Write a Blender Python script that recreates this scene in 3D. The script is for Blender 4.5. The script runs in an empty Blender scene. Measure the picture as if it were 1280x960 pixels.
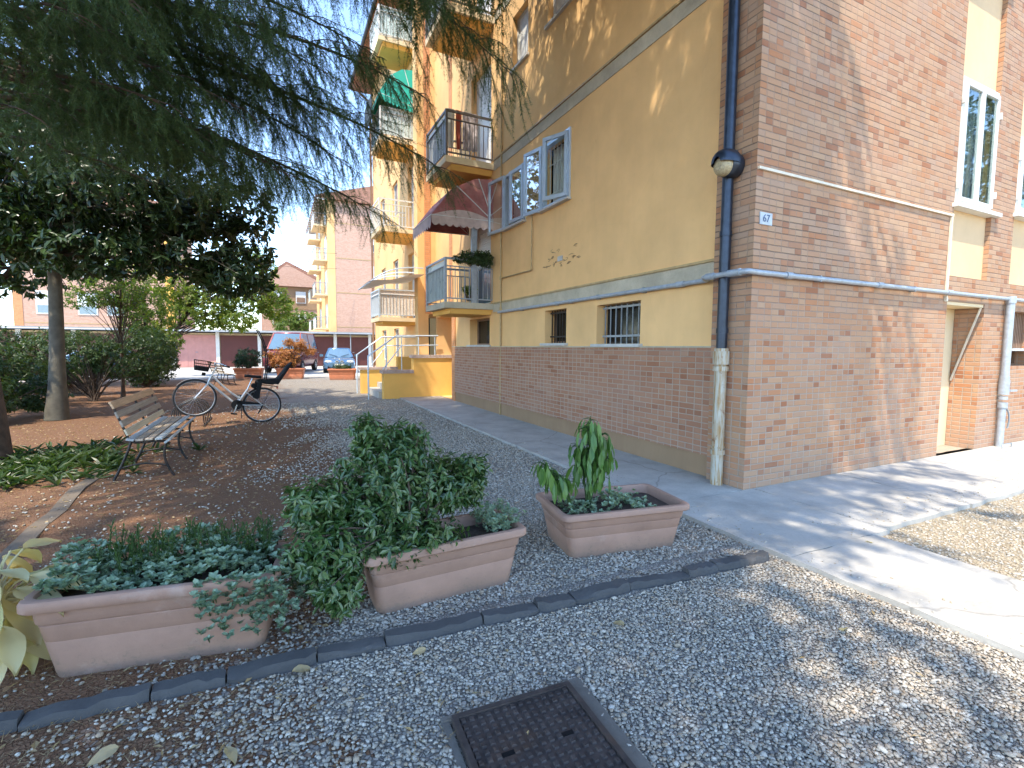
import bpy, bmesh, math, random
import numpy as np
from mathutils import Matrix, Vector
random.seed(7); RNG = np.random.default_rng(11)
sc = bpy.context.scene; COL = sc.collection
# ---------------------------------------------------------------- camera, sky, sun, exposure
cam = bpy.data.cameras.new('camera'); co = bpy.data.objects.new('camera', cam); COL.objects.link(co)
cam.sensor_width = 36; cam.sensor_fit = 'HORIZONTAL'; cam.lens = 606.0/1280*36; cam.clip_start = .05; cam.clip_end = 2000
PITCH, ROLL, YAW = math.radians(4.25), math.radians(.37), math.radians(26.0)
fw = Vector((math.sin(YAW)*math.cos(PITCH), math.cos(YAW)*math.cos(PITCH), -math.sin(PITCH)))
r0 = Vector((math.cos(YAW), -math.sin(YAW), 0)); u0 = r0.cross(fw)
cr = r0*math.cos(ROLL)+u0*math.sin(ROLL); cu = u0*math.cos(ROLL)-r0*math.sin(ROLL)
m = Matrix((cr, cu, -fw)).transposed().to_4x4(); m.translation = (0, 0, 1.45)
co.matrix_world = m; sc.camera = co
SUN = Vector((-.43, -.32, 1)).normalized()
ELEV = math.asin(SUN.z); AZ = math.atan2(SUN.x, SUN.y)
w = bpy.data.worlds.new('World'); sc.world = w; w.use_nodes = True
nt = w.node_tree; bg = nt.nodes['Background']
sky = nt.nodes.new('ShaderNodeTexSky'); sky.sky_type = 'NISHITA'; sky.sun_disc = False
sky.sun_elevation = ELEV; sky.sun_rotation = AZ; sky.air_density = 1.0; sky.dust_density = .0; sky.ozone_density = 2.2
nt.links.new(sky.outputs[0], bg.inputs[0]); bg.inputs[1].default_value = .15
sl = bpy.data.lights.new('sun', 'SUN'); sl.energy = 2.05; sl.angle = math.radians(.55); sl.color = (1, .90, .74)
so = bpy.data.objects.new('sun', sl); COL.objects.link(so); so.rotation_euler = SUN.to_track_quat('Z', 'Y').to_euler(); so.location = (-8, -8, 30)
sc.view_settings.view_transform = 'Standard'; sc.view_settings.look = 'None'; sc.view_settings.gamma = 1
sc.view_settings.use_curve_mapping = False; sc.view_settings.exposure = 2.12
sc.render.engine = 'CYCLES'; sc.cycles.max_bounces = 8; sc.cycles.transparent_max_bounces = 24; sc.cycles.use_denoising = True

# ---------------------------------------------------------------- materials
MATS = {}
class NT:
    def __init__(s, name):
        s.m = bpy.data.materials.new(name); s.m.use_nodes = True; s.t = s.m.node_tree
        s.b = s.t.nodes['Principled BSDF']; MATS[name] = s.m; s._pos = None
    def n(s, kind, **kw):
        d = s.t.nodes.new('ShaderNode'+kind)
        for k, v in kw.items():
            if k[0] == 'i' and k[1:].isdigit(): s.put(d.inputs[int(k[1:])], v)
            elif k.startswith('_'): s.put(d.inputs[k[1:].replace('_', ' ')], v)
            else: setattr(d, k, v)
        return d
    def put(s, sock, v):
        if hasattr(v, 'is_output') or isinstance(v, bpy.types.NodeSocket): s.t.links.new(v, sock)
        elif hasattr(v, 'outputs'): s.t.links.new(v.outputs[0], sock)
        else:
            if isinstance(v, tuple) and len(v) == 3 and sock.type == 'RGBA': v = (*v, 1)
            sock.default_value = v
    def math(s, op, a, b=0., c=None, clamp=False):
        d = s.n('Math', operation=op, i0=a, i1=b); d.use_clamp = clamp
        if c is not None: s.put(d.inputs[2], c)
        return d.outputs[0]
    def mix(s, f, a, b, blend='MIX'):
        d = s.n('MixRGB', blend_type=blend, i0=f, i1=a, i2=b); return d.outputs[0]
    def pos(s):
        if s._pos is None: s._pos = s.n('NewGeometry')
        return s._pos.outputs['Position']
    def noise(s, scale, detail=4., rough=.55, vec=None, dist=0.):
        d = s.n('TexNoise', _Vector=vec if vec is not None else s.pos(), _Scale=scale, _Detail=detail, _Roughness=rough, _Distortion=dist); return d.outputs[0]
    def ramp(s, f, a, b):   # remap a..b -> 0..1
        d = s.n('MapRange', i0=f, i1=a, i2=b); d.clamp = True; return d.outputs[0]
    def scale(s, vec, v):
        return s.n('Mapping', _Vector=vec, _Scale=v).outputs[0]
    def bump(s, h, strength=.3, dist=.01):
        d = s.n('Bump', _Height=h, _Strength=strength, _Distance=dist); s.put(s.b.inputs['Normal'], d.outputs[0]); return d
    def set(s, color=None, rough=None, metal=None, spec=None, trans=None, emit=None):
        if color is not None: s.put(s.b.inputs['Base Color'], color)
        if rough is not None: s.put(s.b.inputs['Roughness'], rough)
        if metal is not None: s.put(s.b.inputs['Metallic'], metal)
        if spec is not None: s.put(s.b.inputs['Specular IOR Level'], spec)
        return s
def hsv(c, k): return tuple(min(1, x*k) for x in c)
def plain(name, c, rough=.6, metal=0., var=.18, scale=9., bump=.0, spec=.5, dirt=None):
    t = NT(name)
    n = t.noise(scale, 5)
    col = t.mix(t.ramp(n, .3, .7), hsv(c, 1-var), hsv(c, 1+var))
    if dirt:
        n2 = t.noise(scale*.35, 8, .7)
        col = t.mix(t.math('MULTIPLY', t.ramp(n2, .48, .72), dirt[1]), col, dirt[0])
    t.set(col, t.math('ADD', t.math('MULTIPLY', n, .2), rough-.1), metal, spec)
    if bump: t.bump(t.noise(scale*8, 3), bump, .004)
    return t.m
def leafmat(name, cols, rough=.45, trans=.35, spec=.4, tcol=None):
    t = NT(name)
    r = t.n('NewGeometry').outputs['Random Per Island']
    cr_ = t.n('ValToRGB', i0=r); e = cr_.color_ramp.elements
    e[0].position = 0; e[0].color = (*cols[0], 1); e[1].position = 1; e[1].color = (*cols[-1], 1)
    for i, c in enumerate(cols[1:-1]):
        q = e.new((i+1)/(len(cols)-1)); q.color = (*c, 1)
    col = t.mix(t.math('MULTIPLY', t.noise(3.0, 3), .35), cr_.outputs[0], hsv(cols[0], .6))
    t.set(col, rough, 0, spec)
    tr = t.n('BsdfTranslucent', i0=t.mix(1., col, tcol or (1.5, 1.6, .5), 'MULTIPLY'))
    mx = t.n('MixShader', i0=trans, i1=t.b.outputs[0], i2=tr.outputs[0])
    t.put(t.t.nodes['Material Output'].inputs[0], mx.outputs[0]); return t.m
def wall_uv(t):
    """brick coordinates: u along the wall, v up, whatever way the wall faces"""
    sp = t.n('SeparateXYZ', i0=t.pos()); g = t.n('NewGeometry'); nn = t.n('SeparateXYZ', i0=g.outputs['True Normal'])
    ax = t.math('GREATER_THAN', t.math('ABSOLUTE', nn.outputs[0]), .5)
    u = t.math('ADD', t.math('MULTIPLY', sp.outputs[1], ax), t.math('MULTIPLY', sp.outputs[0], t.math('SUBTRACT', 1., ax)))
    return u, sp.outputs[2], ax
def brick(name, cols, mortar, bw=.215, bh=.0645, joint=.010, rough=.85, stain=True):
    t = NT(name); u, v, ax = wall_uv(t)
    wv = t.math('MULTIPLY', t.math('SUBTRACT', t.noise(1.3, 2), .5), .012)
    v = t.math('ADD', v, wv)
    rowf = t.math('DIVIDE', v, bh); row = t.math('FLOOR', rowf)
    odd = t.math('FLOORED_MODULO', row, 2.)
    # stretcher rows shifted by half; each stretcher randomly split into two headers
    uu = t.math('ADD', t.math('DIVIDE', u, bw), t.math('MULTIPLY', odd, .5))
    c0 = t.math('FLOOR', uu)
    wn = t.n('TexWhiteNoise', noise_dimensions='3D', i0=t.n('CombineXYZ', i0=c0, i1=row, i2=t.math('ADD', ax, 3.3)).outputs[0])
    split = t.math('GREATER_THAN', wn.outputs[0], .42)
    k = t.math('ADD', 1., split)
    uf = t.math('MULTIPLY', uu, k); c1 = t.math('FLOOR', uf); fu = t.math('SUBTRACT', uf, c1); fv = t.math('SUBTRACT', rowf, row)
    du = t.math('MULTIPLY', t.math('DIVIDE', t.math('MINIMUM', fu, t.math('SUBTRACT', 1., fu)), k), bw)
    dv = t.math('MULTIPLY', t.math('MINIMUM', fv, t.math('SUBTRACT', 1., fv)), bh)
    d = t.math('MINIMUM', du, dv); hj = t.math('LESS_THAN', dv, du); wr = t.n('TexWhiteNoise', noise_dimensions='2D', i0=t.n('CombineXYZ', i0=t.math('FLOOR', t.math('DIVIDE', u, 1.9)), i1=row).outputs[0])
    d = t.math('ADD', d, t.math('MULTIPLY', t.math('SUBTRACT', t.noise(60., 2), .5), .005))
    face = t.ramp(d, joint*.35, joint*.8)
    wn2 = t.n('TexWhiteNoise', noise_dimensions='3D', i0=t.n('CombineXYZ', i0=c1, i1=row, i2=t.math('ADD', ax, 7.7)).outputs[0])
    cr_ = t.n('ValToRGB', i0=wn2.outputs[0]); e = cr_.color_ramp.elements
    e[0].position = 0; e[0].color = (*cols[0], 1); e[1].position = 1; e[1].color = (*cols[-1], 1); cr_.color_ramp.interpolation = 'LINEAR'
    for i, c in enumerate(cols[1:-1]):
        q = e.new((i+1)/(len(cols)-1)); q.color = (*c, 1)
    bc = t.mix(t.math('MULTIPLY', t.noise(35., 5, .7), .35), cr_.outputs[0], hsv(cols[0], 1.35))
    if stain: bc = t.mix(t.math('MULTIPLY', t.ramp(t.noise(.9, 6, .65), .45, .75), .35), bc, (.40, .30, .25))
    low = t.ramp(t.math('ADD', t.n('SeparateXYZ', i0=t.pos()).outputs[2], t.math('MULTIPLY', t.noise(1.1, 4), 1.2)), 2.9, 1.9)
    mc = t.mix(t.noise(14., 4), hsv(mortar, .6), hsv(mortar, 1.2)); mc = t.mix(t.math('MULTIPLY', low, .55 if stain else 0.), mc, (.50, .42, .34))
    bc = t.mix(t.math('MULTIPLY', low, .35 if stain else 0.), bc, t.mix(1., bc, (1.08, .85, .66), 'MULTIPLY'))
    soft = t.mix(.55, mc, bc); line = t.mix(t.math('MULTIPLY', wr.outputs[0], t.math('MULTIPLY', hj, .75 if stain else .2)), soft, hsv(mortar, .35))  # horizontal joints darkened row by row, painting in the shadow under the courses
    line = t.mix(t.math('MULTIPLY', low, .8 if stain else 0.), line, mc)
    col = t.mix(face, line, bc)
    if stain:
        sz = t.n('SeparateXYZ', i0=t.pos()).outputs[2]
        damp = t.math('MULTIPLY', t.ramp(t.math('ADD', sz, t.math('MULTIPLY', t.noise(2.5, 5), .5)), .62, .15), .55)
        col = t.mix(damp, col, (.33, .25, .19))
    t.set(col, rough, 0, .25)
    t.bump(t.math('ADD', t.math('MULTIPLY', face, .8), t.math('ADD', t.math('MULTIPLY', t.noise(90., 3), .3), t.math('MULTIPLY', wn2.outputs[0], .25))), .8, .006)
    return t.m
def stucco(name, c, streak=.35):
    t = NT(name); sp = t.scale(t.pos(), (3., 3., .35))
    n1 = t.noise(.8, 5, .6); n2 = t.noise(1.0, 6, .65, vec=sp)
    col = t.mix(t.ramp(n1, .3, .7), hsv(c, .86), hsv(c, 1.1))
    col = t.mix(t.math('MULTIPLY', t.ramp(n2, .45, .75), streak), col, (c[0]*.72, c[1]*.68, c[2]*.72))
    ck = t.n('TexVoronoi', _Vector=t.mix(.22, t.pos(), t.n('TexNoise', _Vector=t.pos(), _Scale=1.7, _Detail=7.).outputs[1]), _Scale=.42, feature='DISTANCE_TO_EDGE')
    col = t.mix(t.math('MULTIPLY', t.ramp(ck.outputs['Distance'], .0016, .0), .10), col, hsv(c, .45)); spk = t.ramp(t.noise(7., 7, .75), .60, .72); col = t.mix(t.math('MULTIPLY', spk, .16), col, hsv(c, .62))
    t.set(col, .9, 0, .2); t.bump(t.math('ADD', t.noise(120., 3), t.math('MULTIPLY', t.noise(24., 3), .6)), .45, .004); return t.m
def glass(name, tint=(.86, .92, .90), refl=.03):
    t = NT(name); tr = t.n('BsdfTransparent', i0=tint); gl = t.n('BsdfGlossy', i0=(.95, .97, 1), i1=.02)
    lw = t.n('LayerWeight', i0=.25); f = t.math('ADD', t.math('MULTIPLY', lw.outputs[0], .55), refl, clamp=True)
    mx = t.n('MixShader', i0=f, i1=tr.outputs[0], i2=gl.outputs[0]); t.put(t.t.nodes['Material Output'].inputs[0], mx.outputs[0]); return t.m

# ground: one sheet of gravel that turns to soil and needle litter towards the trees
def ground_mat():
    t = NT('gravel_ground'); P = t.pos(); sp = t.n('SeparateXYZ', i0=P)
    x, y = sp.outputs[0], sp.outputs[1]
    v = t.n('TexVoronoi', _Vector=P, _Scale=52.); ve = t.n('TexVoronoi', _Vector=P, _Scale=52., feature='DISTANCE_TO_EDGE')
    rc = t.n('SeparateColor', i0=v.outputs['Color']).outputs[0]
    cr_ = t.n('ValToRGB', i0=rc); e = cr_.color_ramp.elements
    e[0].position = 0; e[0].color = (.24, .22, .19, 1); e[1].position = 1; e[1].color = (.50, .465, .41, 1)
    for p_, c_ in ((.3, (.33, .30, .26, 1)), (.6, (.39, .36, .31, 1)), (.8, (.42, .365, .295, 1))): q = e.new(p_); q.color = c_
    gap = t.ramp(ve.outputs['Distance'], .0, .12)
    stone = t.mix(gap, (.18, .165, .15), cr_.outputs[0])
    stone = t.mix(t.math('MULTIPLY', t.ramp(t.noise(.7, 5), .4, .7), .3), stone, (.24, .21, .17))
    litter = t.mix(t.noise(22., 6, .75), (.125, .064, .036), (.29, .155, .085))
    litter = t.mix(t.ramp(t.noise(60., 3, .6), .60, .72), litter, (.33, .25, .16))
    b = t.math('ADD', t.math('MULTIPLY', x, -1.), t.math('MULTIPLY', t.math('SUBTRACT', t.noise(.9, 6, .65), .5), 2.6))
    b = t.math('ADD', b, t.math('MULTIPLY', t.ramp(y, 2.4, 3.4), t.ramp(y, 14., 10.)))
    b = t.math('ADD', b, t.math('MULTIPLY', t.ramp(t.noise(1.6, 5, .6), .56, .74), 1.1)); b = t.ramp(b, -.55, .85)
    speck = t.math('MULTIPLY', t.math('SUBTRACT', rc, .5), .9)
    b2 = t.ramp(t.math('ADD', b, t.math('MULTIPLY', speck, t.math('SUBTRACT', 1., t.math('ABSOLUTE', t.math('SUBTRACT', t.math('MULTIPLY', b, 2.), 1.))))), .35, .65)
    far = t.ramp(y, 25., 27.)
    col = t.mix(b2, stone, litter)
    col = t.mix(far, col, t.mix(t.noise(2., 5), (.36, .34, .31), (.47, .45, .41)))
    # gravel beyond the path on the right gets a lighter, yellower colour
    rt = t.ramp(x, 4.0, 4.3); rt = t.math('MULTIPLY', rt, t.math('LESS_THAN', y, 3.))
    col = t.mix(t.math('MULTIPLY', rt, .75), col, t.mix(rc, (.33, .26, .16), (.55, .46, .32)))
    t.set(col, .9, 0, .2)
    h = t.math('ADD', t.math('MULTIPLY', gap, t.math('ADD', .6, rc)), t.math('MULTIPLY', t.noise(6., 4), 2.))
    h = t.math('MULTIPLY', h, t.math('SUBTRACT', 1., far))
    t.bump(h, .9, .010); return t.m
def concrete(name, c, crack=True):
    t = NT(name); n = t.noise(2.2, 7, .65); n2 = t.noise(45., 4, .7)
    col = t.mix(t.ramp(n, .3, .7), hsv(c, .74), hsv(c, 1.16)); col = t.mix(t.math('MULTIPLY', t.ramp(t.noise(.8, 6, .7), .52, .62), .28), col, hsv(c, .62)); col = t.mix(t.math('MULTIPLY', t.ramp(n2, .5, .75), .45), col, hsv(c, .6))
    if crack:
        ve = t.n('TexVoronoi', _Vector=t.n('Mapping', _Vector=t.mix(.25, t.pos(), t.n('TexNoise', _Vector=t.pos(), _Scale=2.5, _Detail=6.).outputs[1])).outputs[0], _Scale=.55, feature='DISTANCE_TO_EDGE')
        col = t.mix(t.math('MULTIPLY', t.ramp(ve.outputs['Distance'], .006, .0), .55), col, hsv(c, .35))
    t.set(col, .88, 0, .3); t.bump(t.math('ADD', n2, t.math('MULTIPLY', t.noise(300., 2), .5)), .6, .005); return t.m
def rusty_pipe():
    t = NT('old_cast_pipe'); sp = t.n('SeparateXYZ', i0=t.pos()); st = t.noise(1., 6, .7, vec=t.scale(t.pos(), (40., 40., 3.)))
    col = t.mix(t.ramp(st, .42, .60), (.50, .48, .40), (.36, .22, .09))
    col = t.mix(t.ramp(t.noise(9., 6, .7), .58, .7), col, (.22, .09, .035)); t.set(col, .75, 0, .3); t.bump(st, .3, .003); return t.m
def slatmat(name, c):
    t = NT(name); g = t.noise(1., 6, .7, vec=t.scale(t.pos(), (60., 3., 60.)))
    col = t.mix(t.ramp(g, .3, .7), hsv(c, .6), hsv(c, 1.15)); t.set(col, .75, 0, .3); t.bump(g, .4, .003); return t.m
def iron_cover():
    t = NT('cast_iron_cover'); n = t.noise(14., 6, .7)
    col = t.mix(t.ramp(n, .35, .7), (.045, .036, .034), (.10, .078, .068)); col = t.mix(t.ramp(t.noise(5., 5), .55, .75), col, (.12, .07, .045))
    t.set(col, .65, .25, .4); t.bump(n, .3, .002); return t.m
def terracotta(name, c):
    t = NT(name); n = t.noise(5., 6, .65); n2 = t.noise(160., 3); sp = t.n('SeparateXYZ', i0=t.pos())
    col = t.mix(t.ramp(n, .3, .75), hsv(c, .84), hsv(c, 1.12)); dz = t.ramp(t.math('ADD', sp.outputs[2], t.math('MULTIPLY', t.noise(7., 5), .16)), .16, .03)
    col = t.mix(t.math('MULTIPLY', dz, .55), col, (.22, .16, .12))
    sp2 = t.ramp(t.math('ADD', t.noise(38., 5, .7), t.math('MULTIPLY', dz, .16)), .62, .70); col = t.mix(t.math('MULTIPLY', sp2, .45), col, (.20, .15, .11)); lime = t.ramp(t.noise(3.2, 7, .72), .56, .68); col = t.mix(t.math('MULTIPLY', lime, .32), col, (.52, .42, .36))
    sc_ = t.noise(1., 5, .7, vec=t.scale(t.pos(), (3., 3., 60.))); col = t.mix(t.math('MULTIPLY', t.ramp(sc_, .55, .8), .25), col, hsv(c, 1.35))
    t.set(col, .62, 0, .35); t.bump(n2, .25, .002); return t.m

M = dict(
 brick=brick('pink_brown_brick', [(.29, .125, .065), (.41, .235, .135), (.43, .265, .16), (.46, .31, .195), (.44, .28, .175), (.43, .255, .15), (.40, .28, .195), (.44, .27, .16), (.42, .19, .09), (.45, .30, .185)], (.32, .245, .185), joint=.010),
 brick_dark=brick('wainscot_brick', [(.27, .125, .07), (.35, .19, .12), (.39, .225, .145), (.34, .17, .10), (.40, .25, .165), (.32, .18, .125)], (.39, .31, .235), bw=.235, bh=.068, joint=.009),
 brick_far=brick('pale_brick', [(.47, .28, .20), (.53, .33, .24), (.57, .37, .28)], (.50, .37, .29), stain=False),
 brick_orange=brick('orange_brick', [(.50, .22, .10), (.60, .29, .13), (.55, .25, .11)], (.55, .38, .24), stain=False),
 stucco=stucco('ochre_stucco', (.80, .50, .225), .2), stucco_plinth=stucco('brown_plinth_render', (.33, .215, .125)), peach=stucco('peach_stucco', (.74, .53, .31), .15),
 orange=stucco('orange_stucco', (.80, .45, .12), .15), cream=stucco('cream_stucco', (.75, .60, .38), .2),
 band=concrete('grey_band', (.50, .44, .33), False), pave=concrete('pavement_concrete', (.44, .415, .37)), kerb=concrete('kerb_stone', (.085, .083, .082), False), edging_pale=concrete('dirty_cement', (.19, .17, .145), False), edging=concrete('old_edging', (.15, .12, .09), False),
 ground=ground_mat(), cover=iron_cover(), pipe_dark=plain('dark_blue_metal', (.035, .045, .065), .35, .6, .25, 14), cast=rusty_pipe(),
 gas=plain('grey_painted_pipe', (.36, .40, .44), .42, .2, .15, 20, dirt=((.25, .2, .15), .4)), gas_brown=plain('ochre_painted_pipe', (.42, .29, .13), .5, .0, .2, 12),
 conduit=plain('cream_conduit', (.70, .62, .48), .5, 0, .1, 12), alu=plain('pale_blue_aluminium', (.50, .58, .66), .38, .35, .08, 8), darkglass=plain('dark_cellar_glass', (.012, .013, .014), .12, 0, .2, spec=.3), white=plain('white_paint', (.66, .67, .64), .45, 0, .06, 8, dirt=((.5, .45, .38), .25)),
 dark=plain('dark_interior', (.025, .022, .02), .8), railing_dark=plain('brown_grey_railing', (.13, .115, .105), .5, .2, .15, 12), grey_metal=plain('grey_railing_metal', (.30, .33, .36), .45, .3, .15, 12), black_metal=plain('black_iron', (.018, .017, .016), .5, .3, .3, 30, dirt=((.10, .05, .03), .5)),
 sill=plain('grey_sill_stone', (.50, .49, .46), .6, 0, .12, 10), glass=glass('window_glass'), frost=plain('frosted_panel', (.50, .60, .57), .3, 0, .1, 3), shutter=plain('roller_shutter', (.72, .72, .68), .5, 0, .05, 4),
 curtain=plain('white_curtain', (.62, .62, .60), .9, 0, .1, 5), soil=plain('potting_soil', (.06, .04, .028), .95, 0, .4, 40, .9),
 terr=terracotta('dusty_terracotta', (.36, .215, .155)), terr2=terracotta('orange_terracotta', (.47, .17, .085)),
 maroon=plain('maroon_awning', (.34, .115, .105), .85, 0, .3, 5, dirt=((.50, .30, .27), .6)), awn_grey=plain('faded_awning', (.52, .40, .36), .85, 0, .2, 5), green_awn=plain('green_awning_cloth', (.02, .38, .30), .8, 0, .12, 4), net=plain('dark_shade_net', (.03, .04, .045), .9),
 canvas=plain('white_canvas', (.72, .74, .74), .8, 0, .1, 4), reed=plain('pale_reed_screen', (.66, .58, .50), .85, 0, .2, 25),
 garage=plain('maroon_garage_door', (.10, .026, .022), .55, .0, .12, 3), garage_sunlit=plain('sunlit_pink_door', (.50, .24, .21), .6, 0, .1, 3), grey_roof=plain('grey_sheet_roof', (.30, .30, .285), .7, 0, .15, 2), tile=plain('clay_roof', (.30, .15, .10), .85, 0, .3, 6),  # pink door: the maroon door with sunlight put into its colour
 wood=plain('eave_timber', (.22, .13, .08), .7), wood_tan=slatmat('tan_slat', (.60, .40, .24)), wood_grey=slatmat('weathered_slat', (.40, .34, .27)), wood_cream=slatmat('cream_slat', (.66, .57, .40)), wood_blue=slatmat('bluish_worn_slat', (.44, .47, .46)),
 tyre=plain('rubber', (.015, .015, .016), .8), chrome=plain('bright_steel', (.55, .56, .58), .28, .9, .05), bike=plain('silver_bike_paint', (.48, .47, .46), .32, .5, .05), black=plain('black_plastic', (.008, .008, .009), .7, spec=.2),
 carblue=plain('silver_blue_car_paint', (.09, .18, .30), .22, .45, .04, spec=.7), carred=plain('dark_red_car_paint', (.20, .035, .04), .22, .3, .04, spec=.7), carglass=plain('car_glass', (.10, .17, .24), .05, 0, .05, spec=1.), lamp=plain('clear_headlamp', (.6, .63, .66), .12, .3), amber=plain('amber_lens', (.55, .20, .03), .3),
 bark=plain('brown_bark', (.085, .058, .042), .9, 0, .45, 12, .9), bark_grey=plain('grey_green_bark', (.085, .075, .055), .85, 0, .3, 8, .7), tile_white=plain('glazed_number_tile', (.44, .47, .49), .3), ink=plain('blue_enamel', (.06, .10, .20), .4),
 lens=plain('prismatic_lamp_lens', (.42, .34, .20), .2, 0, .3, 60, .6), laundry=plain('mixed_laundry', (.45, .40, .42), .9, 0, .5, 9), red_cloth=plain('red_cloth', (.45, .10, .06), .9), asphalt=concrete('driveway_concrete', (.46, .45, .42), False), copeb=brick('coping_brick', [(.36, .26, .22), (.45, .36, .32)], (.6, .5, .4), .09, .09, stain=False),
 cedar=leafmat('cedar_needles', [(.034, .072, .03), (.052, .102, .04), (.105, .155, .05)], .6, .28), magnolia=leafmat('magnolia_leaf', [(.022, .045, .018), (.035, .065, .022), (.055, .09, .03)], .3, .18), maple=leafmat('light_leaf', [(.07, .13, .03), (.12, .20, .045), (.20, .26, .06)], .5, .45),
 lime=leafmat('yellow_green_leaf', [(.10, .17, .03), (.17, .25, .045), (.30, .30, .06)], .5, .45), hedge=leafmat('hedge_leaf', [(.03, .06, .022), (.05, .09, .03), (.08, .12, .035)], .4, .3), shrub=leafmat('glossy_shrub_leaf', [(.03, .07, .018), (.055, .115, .028), (.10, .17, .045), (.20, .25, .11)], .28, .2, .6),
 sedum=leafmat('blue_green_succulent', [(.17, .26, .165), (.26, .36, .235), (.36, .45, .31)], .5, .15), sedum_pale=leafmat('pale_grey_green_leaf', [(.20, .29, .19), (.28, .37, .25), (.34, .41, .27)], .6, .2), wispy=leafmat('thin_green_leaf', [(.045, .09, .025), (.07, .13, .035)], .5, .3),
 laurel=leafmat('wilted_laurel_leaf', [(.06, .14, .03), (.095, .20, .045), (.16, .28, .07)], .35, .3, .5), yellow=leafmat('yellowing_leaf', [(.66, .55, .24), (.72, .64, .38), (.50, .47, .18)], .45, .3, tcol=(1.4, 1.2, .6)), rust=leafmat('dried_maple_leaf', [(.33, .13, .045), (.45, .20, .08), (.50, .28, .12)], .7, .35),
 dryleaf=leafmat('dry_fallen_leaf', [(.30, .19, .09), (.42, .30, .15), (.48, .38, .22), (.26, .13, .07)], .8, .2), conifer=leafmat('dark_conifer', [(.02, .05, .03), (.04, .08, .045)], .6, .2),
)
def stonemat():
    t = NT('loose_stone'); r = t.n('NewGeometry').outputs['Random Per Island']
    cr_ = t.n('ValToRGB', i0=r); e = cr_.color_ramp.elements; e[0].position = 0; e[0].color = (.28, .25, .205, 1); e[1].position = 1; e[1].color = (.54, .495, .42, 1)
    for p_, c_ in ((.2, (.33, .295, .24, 1)), (.4, (.39, .345, .28, 1)), (.55, (.37, .28, .19, 1)), (.7, (.43, .385, .315, 1)), (.88, (.48, .435, .365, 1))): q = e.new(p_); q.color = c_
    t.set(cr_.outputs[0], .75, 0, .3); return t.m
M['stone'] = stonemat(); pass

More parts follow.
